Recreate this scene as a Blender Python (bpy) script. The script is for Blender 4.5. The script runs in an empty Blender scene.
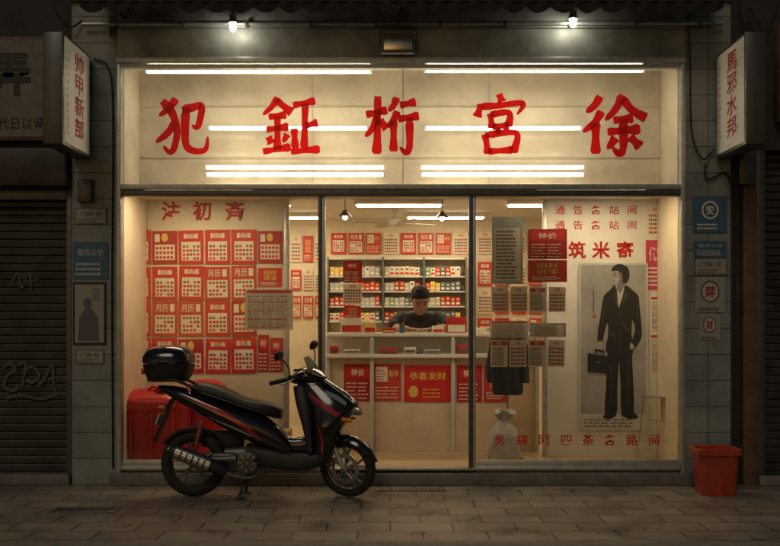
import bpy,bmesh,math,random
from mathutils import Vector,Matrix
random.seed(7)
scn=bpy.context.scene
COL=scn.collection
R=math.radians
F=972.0
def PX(px,y): return (px-390)*(9+y)/F
def PZ(py,y): return 1.5+(322-py)*(9+y)/F

# ------------------------------------------------------------ materials
def newmat(name):
    m=bpy.data.materials.new(name); m.use_nodes=True
    nt=m.node_tree; b=nt.nodes['Principled BSDF']; return m,nt,b
def rgb(c): return (c[0],c[1],c[2],1)
def mat(name,c,rough=.5,metal=0,var=.0,vs=8,bump=0,bs=60,emit=0,ecol=None,coat=0,rv=0):
    m,nt,b=newmat(name)
    b.inputs['Base Color'].default_value=rgb(c); b.inputs['Roughness'].default_value=rough
    b.inputs['Metallic'].default_value=metal
    if coat: b.inputs['Coat Weight'].default_value=coat; b.inputs['Coat Roughness'].default_value=.06
    tc=nt.nodes.new('ShaderNodeTexCoord')
    if var or rv:
        n=nt.nodes.new('ShaderNodeTexNoise'); n.inputs['Scale'].default_value=vs; n.inputs['Detail'].default_value=8; n.inputs['Roughness'].default_value=.65
        nt.links.new(tc.outputs['Object'],n.inputs['Vector'])
        if var:
            r=nt.nodes.new('ShaderNodeValToRGB')
            r.color_ramp.elements[0].position=.3; r.color_ramp.elements[1].position=.72
            r.color_ramp.elements[0].color=rgb([x*(1-var) for x in c]); r.color_ramp.elements[1].color=rgb([min(1,x*(1+var*.6)) for x in c])
            nt.links.new(n.outputs['Fac'],r.inputs['Fac']); nt.links.new(r.outputs['Color'],b.inputs['Base Color'])
        if rv:
            mr=nt.nodes.new('ShaderNodeMapRange'); mr.inputs['To Min'].default_value=max(0,rough-rv); mr.inputs['To Max'].default_value=min(1,rough+rv)
            nt.links.new(n.outputs['Fac'],mr.inputs['Value']); nt.links.new(mr.outputs['Result'],b.inputs['Roughness'])
    if bump:
        n2=nt.nodes.new('ShaderNodeTexNoise'); n2.inputs['Scale'].default_value=bs; n2.inputs['Detail'].default_value=5
        nt.links.new(tc.outputs['Object'],n2.inputs['Vector'])
        bp=nt.nodes.new('ShaderNodeBump'); bp.inputs['Strength'].default_value=bump; bp.inputs['Distance'].default_value=.01
        nt.links.new(n2.outputs['Fac'],bp.inputs['Height']); nt.links.new(bp.outputs['Normal'],b.inputs['Normal'])
    if emit:
        b.inputs['Emission Color'].default_value=rgb(ecol or c); b.inputs['Emission Strength'].default_value=emit
    return m
def brickmat(name,c1,c2,mortar,sx,sz,plane='XZ',rough=.5,msize=.012,bump=.5,grime=.5,offset=.5,rmin=.3):
    m,nt,b=newmat(name)
    g=nt.nodes.new('ShaderNodeNewGeometry'); sp=nt.nodes.new('ShaderNodeSeparateXYZ'); cb=nt.nodes.new('ShaderNodeCombineXYZ')
    nt.links.new(g.outputs['Position'],sp.inputs[0])
    nt.links.new(sp.outputs['X'],cb.inputs['X']); nt.links.new(sp.outputs['Z' if plane=='XZ' else 'Y'],cb.inputs['Y'])
    br=nt.nodes.new('ShaderNodeTexBrick'); br.inputs['Scale'].default_value=1; br.inputs['Brick Width'].default_value=sx; br.inputs['Row Height'].default_value=sz
    br.inputs['Mortar Size'].default_value=msize; br.inputs['Color1'].default_value=rgb(c1); br.inputs['Color2'].default_value=rgb(c2); br.inputs['Mortar'].default_value=rgb(mortar); br.offset=offset
    br.inputs['Mortar Smooth'].default_value=.3
    nt.links.new(cb.outputs[0],br.inputs['Vector'])
    n=nt.nodes.new('ShaderNodeTexNoise'); n.inputs['Scale'].default_value=2.3; n.inputs['Detail'].default_value=10; n.inputs['Roughness'].default_value=.7
    nt.links.new(g.outputs['Position'],n.inputs['Vector'])
    mr=nt.nodes.new('ShaderNodeMapRange'); mr.inputs['From Min'].default_value=.3; mr.inputs['From Max'].default_value=.7; mr.inputs['To Min'].default_value=1-grime; mr.inputs['To Max'].default_value=1.15
    nt.links.new(n.outputs['Fac'],mr.inputs['Value'])
    mx=nt.nodes.new('ShaderNodeMix'); mx.data_type='RGBA'; mx.blend_type='MULTIPLY'; mx.inputs[0].default_value=1
    nt.links.new(br.outputs['Color'],mx.inputs[6]); nt.links.new(mr.outputs['Result'],mx.inputs[7]); nt.links.new(mx.outputs[2],b.inputs['Base Color'])
    n3=nt.nodes.new('ShaderNodeTexNoise'); n3.inputs['Scale'].default_value=60; n3.inputs['Detail'].default_value=4
    nt.links.new(g.outputs['Position'],n3.inputs['Vector'])
    mm=nt.nodes.new('ShaderNodeMath'); mm.operation='MULTIPLY_ADD'; mm.inputs[1].default_value=.25
    iv=nt.nodes.new('ShaderNodeMath'); iv.operation='SUBTRACT'; iv.inputs[0].default_value=1; nt.links.new(br.outputs['Fac'],iv.inputs[1])
    nt.links.new(n3.outputs['Fac'],mm.inputs[0]); nt.links.new(iv.outputs[0],mm.inputs[2])
    bp=nt.nodes.new('ShaderNodeBump'); bp.inputs['Strength'].default_value=bump; bp.inputs['Distance'].default_value=.006
    nt.links.new(mm.outputs[0],bp.inputs['Height']); nt.links.new(bp.outputs['Normal'],b.inputs['Normal'])
    r2=nt.nodes.new('ShaderNodeMapRange'); r2.inputs['To Min'].default_value=rmin; r2.inputs['To Max'].default_value=rough+.15
    r2.inputs['From Min'].default_value=.3; r2.inputs['From Max'].default_value=.7
    nt.links.new(n.outputs['Fac'],r2.inputs['Value']); nt.links.new(r2.outputs['Result'],b.inputs['Roughness'])
    return m
def glassmat(name,refl=.08,dust=.02):
    m=bpy.data.materials.new(name); m.use_nodes=True; nt=m.node_tree; nt.nodes.clear()
    o=nt.nodes.new('ShaderNodeOutputMaterial'); t=nt.nodes.new('ShaderNodeBsdfTransparent'); g=nt.nodes.new('ShaderNodeBsdfGlossy'); g.inputs['Roughness'].default_value=.02
    t.inputs['Color'].default_value=(.96,.96,.94,1)
    f=nt.nodes.new('ShaderNodeFresnel'); f.inputs['IOR'].default_value=1.5
    mx=nt.nodes.new('ShaderNodeMixShader'); nt.links.new(f.outputs[0],mx.inputs[0]); nt.links.new(t.outputs[0],mx.inputs[1]); nt.links.new(g.outputs[0],mx.inputs[2])
    d=nt.nodes.new('ShaderNodeBsdfDiffuse'); d.inputs['Color'].default_value=(.6,.58,.5,1)
    mx2=nt.nodes.new('ShaderNodeMixShader'); nt.links.new(mx.outputs[0],mx2.inputs[1]); nt.links.new(d.outputs[0],mx2.inputs[2])
    tc=nt.nodes.new('ShaderNodeTexCoord'); n=nt.nodes.new('ShaderNodeTexNoise'); n.inputs['Scale'].default_value=3; n.inputs['Detail'].default_value=8
    nt.links.new(tc.outputs['Object'],n.inputs['Vector'])
    mr=nt.nodes.new('ShaderNodeMapRange'); mr.inputs['From Min'].default_value=.4; mr.inputs['From Max'].default_value=.75; mr.inputs['To Max'].default_value=dust*2.5; mr.inputs['To Min'].default_value=dust*.4
    nt.links.new(n.outputs['Fac'],mr.inputs['Value']); nt.links.new(mr.outputs['Result'],mx2.inputs[0]); nt.links.new(mx2.outputs[0],o.inputs[0])
    return m
def vinylmat(name,c,tr=.45):
    m=bpy.data.materials.new(name); m.use_nodes=True; nt=m.node_tree; b=nt.nodes['Principled BSDF']; o=nt.nodes['Material Output']
    b.inputs['Base Color'].default_value=rgb(c); b.inputs['Roughness'].default_value=.45
    t=nt.nodes.new('ShaderNodeBsdfTranslucent'); t.inputs['Color'].default_value=rgb(c)
    mx=nt.nodes.new('ShaderNodeMixShader'); mx.inputs[0].default_value=tr
    nt.links.new(b.outputs[0],mx.inputs[1]); nt.links.new(t.outputs[0],mx.inputs[2]); nt.links.new(mx.outputs[0],o.inputs[0]); return m
def lightmat(name,c,s):
    m=bpy.data.materials.new(name); m.use_nodes=True; nt=m.node_tree; nt.nodes.clear()
    o=nt.nodes.new('ShaderNodeOutputMaterial'); e=nt.nodes.new('ShaderNodeEmission'); e.inputs[0].default_value=rgb(c); e.inputs[1].default_value=s
    nt.links.new(e.outputs[0],o.inputs[0]); return m

m_pave=brickmat('paving_stone',(.31,.26,.21),(.23,.195,.16),(.055,.046,.038),.46,.29,'XY',.45,.007,.9,.42,.5,.17)
m_tile=brickmat('facade_tile',(.30,.32,.295),(.26,.28,.26),(.12,.12,.10),.42,.24,'XZ',.45,.006,.3,.45,0,.3)
m_asph=mat('asphalt',(.05,.05,.05),.8,0,.3,20,.6,150)
m_kerb=mat('kerb_stone',(.20,.175,.15),.7,0,.3,9,.4,80)
m_stone=mat('plinth_stone',(.19,.175,.155),.5,0,.4,6,.3,60)
m_dark=mat('dark_wall',(.038,.036,.034),.7,0,.5,3,.4,40)
m_shut=mat('shutter_steel',(.065,.058,.050),.5,.3,.6,4,.1,30,rv=.15)
m_alu=mat('aluminium',(.54,.54,.51),.38,.5,.25,10,rv=.1)
m_alud=mat('dark_frame',(.12,.12,.11),.4,.5,.2,10)
m_header=mat('header_panel',(.32,.35,.32),.5,.1,.5,3,.1,30)
m_cream=mat('cream_wall',(.76,.66,.49),.6,0,.14,2.5,.05,40)
m_back=mat('sign_back_panel',(.58,.51,.39),.55,0,.32,1.6,.05,40)
m_backl=mat('sign_back_joint',(.40,.36,.28),.55)
m_white=mat('white_board',(.76,.74,.67),.5,0,.12,3)
m_whiteg=mat('grey_white',(.55,.55,.5),.5,0,.16,4)
m_ceil=mat('ceiling_paint',(.74,.70,.60),.7,0,.08,2)
m_floor=mat('shop_floor',(.52,.38,.22),.3,0,.2,3,rv=.1)
m_red=mat('red_print',(.62,.022,.018),.5,0,.25,14)
m_redc=mat('red_print_faded',(.58,.05,.025),.5,0,.25,10)
m_red2=mat('red_print_deep',(.44,.013,.015),.5,0,.2,10)
m_crim=mat('crimson_print',(.55,.03,.10),.5,0,.15,10)
m_paper=mat('paper_print',(.78,.70,.54),.6,0,.12,9)
m_paperb=mat('blue_grey_paper',(.42,.48,.50),.6,0,.12,9)
m_ink=mat('black_ink',(.016,.016,.018),.5)
m_ink2=mat('grey_ink',(.13,.12,.12),.55)
m_fold=mat('dark_grey_ink',(.045,.043,.042),.5)
m_yel=mat('yellow_print',(.75,.50,.10),.5)
m_blue=mat('blue_print',(.05,.14,.22),.5,0,.2,9)
m_green=mat('green_print',(.10,.30,.20),.5)
m_gpho=mat('photo_grey',(.36,.355,.33),.5,0,.35,2)
m_gpho2=mat('photo_grey_light',(.54,.53,.48),.5,0,.1,5)
m_skinp=mat('photo_skin_grey',(.36,.33,.29),.5)
m_skinl=mat('photo_face_grey',(.42,.39,.35),.5,0,.3,18)
m_skind=mat('photo_face_shade',(.20,.18,.165),.5)
m_glass=glassmat('window_glass'); m_glass2=glassmat('transom_glass',.1,.05)
m_vred=vinylmat('red_vinyl_letter',(.64,.008,.008),.42)
m_tube=lightmat('fluorescent_tube_glow',(1,.90,.70),27)
m_tube2=lightmat('fluorescent_tube_dim',(1,.87,.64),14)
m_lite=lightmat('ceiling_lamp_glow',(1,.79,.50),29)
m_bulb=lightmat('bulb_glow',(1,.90,.72),55)
m_blk=mat('black_gloss_plastic',(.012,.012,.013),.16,0,0,5,coat=.6)
m_blkm=mat('black_matt_plastic',(.022,.022,.022),.5,0,.2,20,.1,200)
m_seat=mat('seat_vinyl',(.022,.02,.02),.42,0,.2,20,.25,220)
m_rub=mat('tyre_rubber',(.022,.02,.019),.75,0,.3,25,.3,160)
m_chr=mat('brushed_steel',(.62,.60,.56),.25,1,.15,15)
m_eng=mat('engine_alloy',(.22,.21,.2),.45,.6,.3,20,.2,90)
m_pred=mat('scooter_red_paint',(.45,.010,.010),.2,0,0,5,coat=.7)
m_lens=mat('clear_lens',(.35,.36,.35),.1,.3)
m_amber=mat('amber_lens',(.8,.25,.02),.15)
m_rlens=mat('red_lens',(.5,.01,.01),.12)
m_bin=mat('red_bin_plastic',(.42,.055,.03),.4,0,.35,8,.05,60)
m_tub=mat('red_tub_plastic',(.58,.02,.02),.3,0,.25,6)
m_wood=mat('counter_laminate',(.66,.52,.35),.35,0,.15,4)
m_skin=mat('skin',(.34,.18,.11),.55,0,.12,20)
m_hair=mat('hair',(.005,.004,.004),.75,0,.3,60,.5,120)
m_shirt=mat('dark_shirt',(.018,.019,.024),.85,0,.3,14,.3,40)
m_trou=mat('dark_trousers',(.03,.03,.035),.85)
m_lip=mat('lips',(.20,.07,.055),.5)
m_cable=mat('black_cable',(.02,.02,.02),.6)
m_awn=mat('awning_fabric',(.03,.018,.022),.85,0,.4,6,.3,80)
m_bag=mat('white_bag_film',(.50,.49,.45),.35,0,.25,6,.5,25)
m_brown=mat('brown_board',(.16,.085,.045),.6,0,.45,6)
m_graf=mat('graffiti_paint',(.10,.095,.085),.6,0,.3,9)
m_jack=mat('dark_jacket_cloth',(.03,.035,.04),.85,0,.3,10,.4,50)
m_card=mat('cardboard',(.36,.23,.12),.75,0,.25,7,.2,60)
m_board=mat('dim_signboard',(.20,.18,.15),.6,0,.35,5)

# ------------------------------------------------------------ builder
_tc={}
def textmesh(s,bold=0.0,shear=0):
    k=(s,bold)
    if k in _tc: return _tc[k]
    cu=bpy.data.curves.new('txt','FONT'); cu.body=s; cu.size=1; cu.align_x='CENTER'; cu.align_y='CENTER'; cu.offset=bold; cu.resolution_u=3
    ob=bpy.data.objects.new('txt',cu); COL.objects.link(ob)
    dg=bpy.context.evaluated_depsgraph_get(); dg.update()
    me=bpy.data.meshes.new_from_object(ob.evaluated_get(dg))
    vs=[v.co.copy() for v in me.vertices]; fs=[tuple(p.vertices) for p in me.polygons]
    if vs:
        cx=(min(v.x for v in vs)+max(v.x for v in vs))/2; cy=(min(v.y for v in vs)+max(v.y for v in vs))/2
        vs=[Vector((v.x-cx,v.y-cy,0)) for v in vs]
    bpy.data.objects.remove(ob); bpy.data.curves.remove(cu); bpy.data.meshes.remove(me)
    _tc[k]=(vs,fs); return _tc[k]
def catm(rows,k=3):
    out=[]; n=len(rows)
    for i in range(n-1):
        p0=rows[max(i-1,0)];p1=rows[i];p2=rows[i+1];p3=rows[min(i+2,n-1)]
        for j in range(k):
            t=j/k
            out.append(tuple(.5*((2*b)+(-a+c)*t+(2*a-5*b+4*c-d)*t*t+(-a+3*b-3*c+d)*t**3) for a,b,c,d in zip(p0,p1,p2,p3)))
    out.append(tuple(rows[-1])); return out
class B:
    def __init__(s): s.bm=bmesh.new(); s.mats=[]
    def mi(s,m):
        if m not in s.mats: s.mats.append(m)
        return s.mats.index(m)
    def app(s,tb,m,M=None):
        i=s.mi(m); mp={}
        for v in tb.verts: mp[v.index]=s.bm.verts.new((M@v.co) if M else v.co)
        for f in tb.faces:
            try: nf=s.bm.faces.new([mp[v.index] for v in f.verts]); nf.material_index=i; nf.smooth=True
            except ValueError: pass
        tb.free()
    def box(s,x0,y0,z0,x1,y1,z1,m,bev=0,M=None):
        tb=bmesh.new(); bmesh.ops.create_cube(tb,size=1)
        for v in tb.verts: v.co=Vector(((x0+x1)/2+v.co.x*abs(x1-x0),(y0+y1)/2+v.co.y*abs(y1-y0),(z0+z1)/2+v.co.z*abs(z1-z0)))
        if bev: bmesh.ops.bevel(tb,geom=tb.edges[:],offset=bev,segments=2,profile=.5,affect='EDGES')
        tb.verts.index_update(); s.app(tb,m,M); return s
    def pb(s,px0,py0,px1,py1,y,dep,m,bev=0):
        return s.box(PX(px0,y),y,PZ(py1,y),PX(px1,y),y+dep,PZ(py0,y),m,bev)
    def rings(s,rs,m,cap=True,close=False,inv=False):
        i=s.mi(m); V=[[s.bm.verts.new(p) for p in r] for r in rs]; n=len(rs[0])
        pairs=list(zip(V,V[1:]))+([(V[-1],V[0])] if close else [])
        for a,b in pairs:
            for k in range(n):
                f=s.bm.faces.new([a[k],a[(k+1)%n],b[(k+1)%n],b[k]]); f.material_index=i; f.smooth=True
        if cap and not close:
            for r in (V[0][::-1],V[-1]):
                f=s.bm.faces.new(r); f.material_index=i; f.smooth=True
        return s
    def loft(s,secs,m,seg=24):
        rs=[]
        for c,u,v,ru,rv,n in secs:
            c=Vector(c);u=Vector(u);v=Vector(v);r=[]
            for k in range(seg):
                a=2*math.pi*k/seg; ca,sa=math.cos(a),math.sin(a)
                r.append(c+u*(math.copysign(abs(ca)**(2/n),ca)*ru)+v*(math.copysign(abs(sa)**(2/n),sa)*rv))
            rs.append(r)
        return s.rings(rs,m)
    def loftx(s,rows,m,n=3,k=3,seg=24,y=0):
        rows=catm(rows,k)
        return s.loft([((x,y,(a+b)/2),(0,1,0),(0,0,1),max(w,.002),max((a-b)/2,.002),n) for x,a,b,w in rows],m,seg)
    def loftz(s,rows,m,n=3,k=3,seg=28,y=0):
        rows=catm(rows,k)
        return s.loft([((( a+b)/2,y,z),(1,0,0),(0,1,0),max((b-a)/2,.002),max(w,.002),n) for z,a,b,w in rows],m,seg)
    def tube(s,pts,r,m,seg=12,flat=1,smooth=0):
        pts=[Vector(p) for p in pts]
        rr=list(r) if hasattr(r,'__len__') else [r]*len(pts)
        if smooth:
            q=catm([tuple(p)+(a,) for p,a in zip(pts,rr)],smooth); pts=[Vector(a[:3]) for a in q]; rr=[a[3] for a in q]
        rs=[]; up=None
        for i,p in enumerate(pts):
            t=(pts[min(i+1,len(pts)-1)]-pts[max(i-1,0)]).normalized()
            if up is None:
                up=Vector((0,0,1)) if abs(t.z)<.9 else Vector((0,1,0))
            u=t.cross(up)
            if u.length<1e-4: u=t.cross(Vector((0,1,0)))
            u.normalize(); v=u.cross(t).normalized(); up=v
            rs.append([p+(u*math.cos(2*math.pi*k/seg)*flat+v*math.sin(2*math.pi*k/seg))*rr[i] for k in range(seg)])
        return s.rings(rs,m)
    def lathe(s,prof,c,m,seg=40,axis='Y',close=True):
        c=Vector(c); rs=[]
        for r,h in prof:
            ring=[]
            for k in range(seg):
                a=2*math.pi*k/seg
                if axis=='Y': ring.append(c+Vector((r*math.cos(a),h,r*math.sin(a))))
                elif axis=='Z': ring.append(c+Vector((r*math.cos(a),r*math.sin(a),h)))
                else: ring.append(c+Vector((h,r*math.cos(a),r*math.sin(a))))
            rs.append(ring)
        return s.rings(rs,m,cap=not close,close=close)
    def poly(s,pts,m):
        f=s.bm.faces.new([s.bm.verts.new(p) for p in pts]); f.material_index=s.mi(m); return s
    def rect(s,x0,z0,x1,z1,y,m): return s.poly([(x0,y,z0),(x1,y,z0),(x1,y,z1),(x0,y,z1)],m)
    def disc(s,cx,cz,r,y,m,seg=24,rz=None):
        rz=rz or r
        return s.poly([(cx+r*math.cos(2*math.pi*k/seg),y,cz+rz*math.sin(2*math.pi*k/seg)) for k in range(seg)],m)
    def text(s,t,x,z,size,y,m,bold=0,sx=1,M=None):
        vs,fs=textmesh(t,bold); i=s.mi(m)
        V=[]
        for v in vs:
            p=Vector((x+v.x*size*sx,y,z+v.y*size)); V.append(s.bm.verts.new(M@p if M else p))
        for f in fs:
            try: g=s.bm.faces.new([V[k] for k in f]); g.material_index=i
            except ValueError: pass
        return s
    def stroke(s,pts,w,x,z,sc,y,m,end='t'):
        q=catm([tuple(p) for p in pts],7) if len(pts)>2 else [tuple(pts[0][a]+(pts[1][a]-pts[0][a])*t/9 for a in (0,1)) for t in range(10)]
        n=len(q); L=[];Rr=[]
        for i,p in enumerate(q):
            a=q[max(i-1,0)]; b=q[min(i+1,n-1)]; dx,dy=b[0]-a[0],b[1]-a[1]; l=math.hypot(dx,dy) or 1; t=i/(n-1)
            wd=w*(1.12-.38*math.sin(math.pi*min(1,t*1.1))); 
            if end=='t': wd*=1-.85*max(0,(t-.5)/.5)**1.4
            elif end=='b': wd*=1+.15*t
            if abs(dx)>abs(dy)*1.5 and end=='b': wd*=.88
            if t<.08: wd*=.72
            if t>.97 and end!='t': wd*=.7
            wd*=1+random.uniform(-.06,.06)
            nx,ny=-dy/l*wd,dx/l*wd
            L.append((p[0]+nx,p[1]+ny)); Rr.append((p[0]-nx,p[1]-ny))
        i0=s.mi(m)
        VL=[s.bm.verts.new((x+a*sc,y,z+b*sc)) for a,b in L]; VR=[s.bm.verts.new((x+a*sc,y,z+b*sc)) for a,b in Rr]
        for i in range(n-1):
            f=s.bm.faces.new([VR[i],VR[i+1],VL[i+1],VL[i]]); f.material_index=i0
        return s
    def xf(s,M):
        for v in s.bm.verts: v.co=M@v.co
        return s
    def done(s,name,parent=None,origin=None,local=False,angle=35,label=None,cat=None,group=None,kind=None,recalc=True):
        if recalc: bmesh.ops.recalc_face_normals(s.bm,faces=s.bm.faces[:])
        me=bpy.data.meshes.new(name)
        if origin is None and parent is None:
            xs=[v.co for v in s.bm.verts]
            origin=((min(v.x for v in xs)+max(v.x for v in xs))/2,(min(v.y for v in xs)+max(v.y for v in xs))/2,min(v.z for v in xs))
        if origin is not None and not local:
            o=Vector(origin)
            for v in s.bm.verts: v.co-=o
        s.bm.to_mesh(me); s.bm.free()
        for m in s.mats: me.materials.append(m)
        me.set_sharp_from_angle(angle=R(angle))
        ob=bpy.data.objects.new(name,me); COL.objects.link(ob)
        if origin is not None and not local: ob.location=origin
        if parent:
            ob.parent=parent
            if not local: ob.matrix_parent_inverse=Matrix.Translation(-Vector(parent.location))
        meta(ob,label,cat,group,kind); return ob
def meta(ob,label=None,cat=None,group=None,kind=None):
    if label: ob['label']=label
    if cat: ob['category']=cat
    if group: ob['group']=group
    if kind: ob['kind']=kind
def thing(name,loc,label,cat,group=None,kind=None):
    e=bpy.data.objects.new(name,None); e.empty_display_size=.2; e.location=loc; COL.objects.link(e); meta(e,label,cat,group,kind); return e
def copy_thing(ob,loc,scale=None,**kw):
    n=ob.copy(); n.location=loc
    if scale: n.scale=scale
    COL.objects.link(n)
    for c in ob.children:
        d=c.copy(); COL.objects.link(d); d.parent=n
    for k,v in kw.items(): n[k]=v
    return n

# ------------------------------------------------------------ ground
b=B(); b.box(-60,-60,-.32,60,-2.52,-.12,m_asph); b.done('road',kind='structure')
b=B(); b.box(-60,-2.36,-.3,60,.6,0,m_pave); b.done('pavement',kind='structure')
b=B(); b.box(-60,-2.52,-.3,60,-2.363,.004,m_kerb,.012); b.done('kerb',kind='structure')
b=B(); b.box(-60,8,-.3,60,60,-.02,m_asph); b.done('ground',kind='structure')

# ------------------------------------------------------------ shop building
FZ=.14
XL,XR=PX(118,0),PX(684,0)
shop=thing('shop_building',(0,0,0),'grey tiled shop with a wide lit glass front','shop')
b=B(); b.box(PX(72,0),-.02,0,XL,6.0,4.45,m_tile); b.done('column_wall',shop)
b=B(); b.box(XR,-.02,0,PX(730,0),6.0,4.45,m_tile); b.done('column_wall',shop)
b=B(); b.box(PX(72,0),-.05,4.45,PX(730,0),6,7.5,m_dark); b.done('upper_wall',shop)
b=B(); b.box(XL,-.03,PZ(62,0),XR,.25,4.447,m_header,.01); b.box(XL+.002,-.06,PZ(30,0)+.003,XR-.002,-.028,4.445,m_header,.01)
b.box(XL+.003,-.075,PZ(62,0)-.02,XR-.003,.02,PZ(62,0)+.03,m_alu,.006); b.done('header_beam',shop)
b=B(); b.box(XL-.06,-.10,0,XR+.06,.6,FZ-.03,m_stone,.01); b.done('step_plinth',shop)
b=B(); b.box(XL,.603,0,XR,4.2,FZ,m_floor); b.box(XL+.004,.06,FZ-.027,XR-.004,.605,FZ-.0015,m_floor); b.done('shop_floor',shop)
b=B(); b.box(XL+.004,4.0,FZ,XR-.004,4.15,3.2,m_cream); b.done('inner_wall',shop)
for a,c in ((XL+.001,XL+.04),(XR-.04,XR-.001)):
    b=B(); b.box(a,.06,FZ+.002,c,3.997,2.717,m_cream); b.box(a,.663,2.715,c,3.997,3.0,m_cream); b.done('inner_wall',shop)
b=B(); b.box(XL+.045,.664,2.86,XR-.045,3.995,2.92,m_ceil); b.done('ceiling',shop)
b=B()
b.box(XL+.045,.62,2.72,XR-.045,.66,4.1,m_back); b.box(XL+.045,.06,4.02,XR-.045,.617,4.06,m_back)
b.box(XL+.003,.06,2.72,XL+.042,.66,4.06,m_back); b.box(XR-.042,.06,2.72,XR-.003,.66,4.06,m_back)
b.box(XL+.045,.06,2.72,XR-.045,.617,2.76,m_back)
for z_ in (3.12,3.62): b.box(XL+.05,.612,z_,XR-.05,.6205,z_+.006,m_backl)
for k in (1.75,3.5): b.box(XL+k,.613,2.77,XL+k+.006,.6206,4.01,m_backl)
b.done('sign_cavity',shop)
b=B()
b.box(XL,-.05,FZ-.03,XL+.04,.05,PZ(64,0),m_alu,.004); b.box(XR-.04,-.05,FZ-.03,XR,.05,PZ(64,0),m_alu,.004)
b.pb(121,184,680,189,-.06,.11,m_alu,.004); b.pb(121,190,680,196,-.045,.09,m_alud,.004)
b.pb(121,64,680,68,-.045,.09,m_alu,.003)
b.done('window_frame',shop)
b=B(); b.pb(121,466,320,470,-.04,.09,m_alu,.004); b.pb(476,466,680,470,-.04,.09,m_alu,.004); b.pb(320,468.5,476,470.5,-.06,.12,m_alu,.003); b.done('sill_rail',shop)
for a,c,nm in ((318,325,'door_frame'),(469,476,'door_frame')):
    b=B(); b.pb(a,196.5,c-3.2,468,-.035,.07,m_alud,.003); b.pb(c-3,196.5,c,468,-.025,.07,m_alu,.003)
    b.done(nm,shop)
for a,c in ((122,317),(477,679)):
    b=B(); b.pb(a,460,c,465.5,-.02,.04,m_alu,.003); b.done('door_rail',shop)
for px0,px1 in ((122,317.5),(476.5,679)):
    b=B(); b.rect(PX(px0,0),PZ(461,0),PX(px1,0),PZ(196,0),.0,m_glass); b.done('window_pane',shop,recalc=False)
b=B(); b.rect(PX(121.5,0),PZ(183.5,0),PX(402.5,0),PZ(68,0),.0,m_glass2); b.done('window_pane',shop,recalc=False)
b=B(); b.rect(PX(403.5,0),PZ(183.5,0),PX(680,0),PZ(68,0),.0,m_glass2); b.done('window_pane',shop,recalc=False)
b=B(); b.pb(402.6,68.5,403.4,183.5,-.006,.012,m_alu); b.done('pane_joint',shop)
CH=[
 [([(38,96),(26,80),(6,66)],'t'),([(12,92),(30,72),(40,42),(35,12),(26,3),(14,14)],'t'),([(36,54),(22,36),(0,20)],'t'),([(50,76),(68,80),(86,83),(84,62),(78,46),(68,50)],'t'),([(57,80),(55,42),(58,14),(74,5),(94,8),(98,30)],'t')],
 [([(26,98),(16,82),(0,68)],'t'),([(24,94),(38,82),(52,72)],'b'),([(10,64),(42,68)],'b'),([(6,42),(46,47)],'b'),([(26,66),(26,36),(26,8)],'n'),([(10,30),(16,18)],'b'),([(44,34),(36,20)],'t'),([(0,4),(50,12)],'b'),([(54,84),(94,92)],'b'),([(76,88),(75,50),(74,10)],'n'),([(56,44),(58,10)],'n'),([(50,4),(102,8)],'b'),([(76,48),(98,54)],'b')],
 [([(2,68),(42,76)],'b'),([(24,100),(24,50),(22,0)],'n'),([(23,66),(14,44),(0,30)],'t'),([(28,58),(42,44)],'b'),([(60,98),(54,84),(44,74)],'t'),([(62,74),(52,56),(42,46)],'t'),([(54,58),(54,4)],'n'),([(66,84),(96,90)],'b'),([(62,60),(102,66)],'b'),([(84,62),(84,14),(78,2),(66,12)],'t')],
 [([(48,104),(54,90)],'b'),([(12,86),(4,64)],'b'),([(12,82),(50,84),(96,88),(84,68)],'t'),([(31,70),(34,44)],'n'),([(31,68),(68,71),(66,47)],'n'),([(34,47),(68,49)],'b'),([(50,44),(42,34)],'t'),([(20,34),(26,0)],'n'),([(20,32),(82,36),(76,2)],'n'),([(26,4),(76,7)],'b')],
 [([(26,100),(16,84),(2,72)],'t'),([(28,74),(16,54),(-4,38)],'t'),([(18,54),(18,0)],'n'),([(64,102),(52,78),(34,58)],'t'),([(64,96),(80,76),(104,62)],'b'),([(48,58),(82,62)],'b'),([(38,38),(94,43)],'b'),([(65,60),(65,12),(58,0),(46,12)],'t'),([(52,28),(38,8)],'t'),([(76,30),(94,12)],'b')],
]
for ch,(px0,px1),sw in zip(CH,((156,211),(263,321),(365,420),(475,527),(585,646)),(9.0,7.2,8.3,8.0,8.5)):
    b=B(); sc=(px1-px0)/108/104; z0=PZ(154,0); 
    for k,(pts,e) in enumerate(ch):
        b.stroke([(p[0],p[1]*1.0*(60/(px1-px0))) for p in pts],sw,PX(px0,0),z0,sc,-.004-.0006*k,m_vred,e)
    b.done('sign_letter',shop,recalc=False)
def tube_lamp(x0,x1,z,y,m,grp='fluorescent tubes behind the sign glass'):
    t=thing('fluorescent_lamp',((x0+x1)/2,y,z),'long white fluorescent tube behind the sign glass','lamp',grp)
    b=B(); b.tube([(x0+.02,y,z),(x1-.02,y,z)],.015,m,10); b.done('lamp_tube',t)
    b=B(); b.box(x0,y-.018,z-.02,x0+.02,y+.02,z+.02,m_white,.004); b.box(x1-.02,y-.018,z-.02,x1,y+.02,z+.02,m_white,.004); b.box(x0,y+.025,z-.018,x1,y+.05,z+.018,m_whiteg,.004); b.done('lamp_fitting',t)
for a,c,py,y,m in ((145,372,71,.12,m_tube),(424,645,70,.12,m_tube),(208,368,128,.48,m_tube2),(424,582,128,.48,m_tube2),(205,385,167,.5,m_tube2),(420,585,167,.5,m_tube2),(205,385,174.5,.45,m_tube),(420,585,174.5,.45,m_tube)):
    tube_lamp(PX(a,y),PX(c,y),PZ(py,y),y,m)
lp=None
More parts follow.
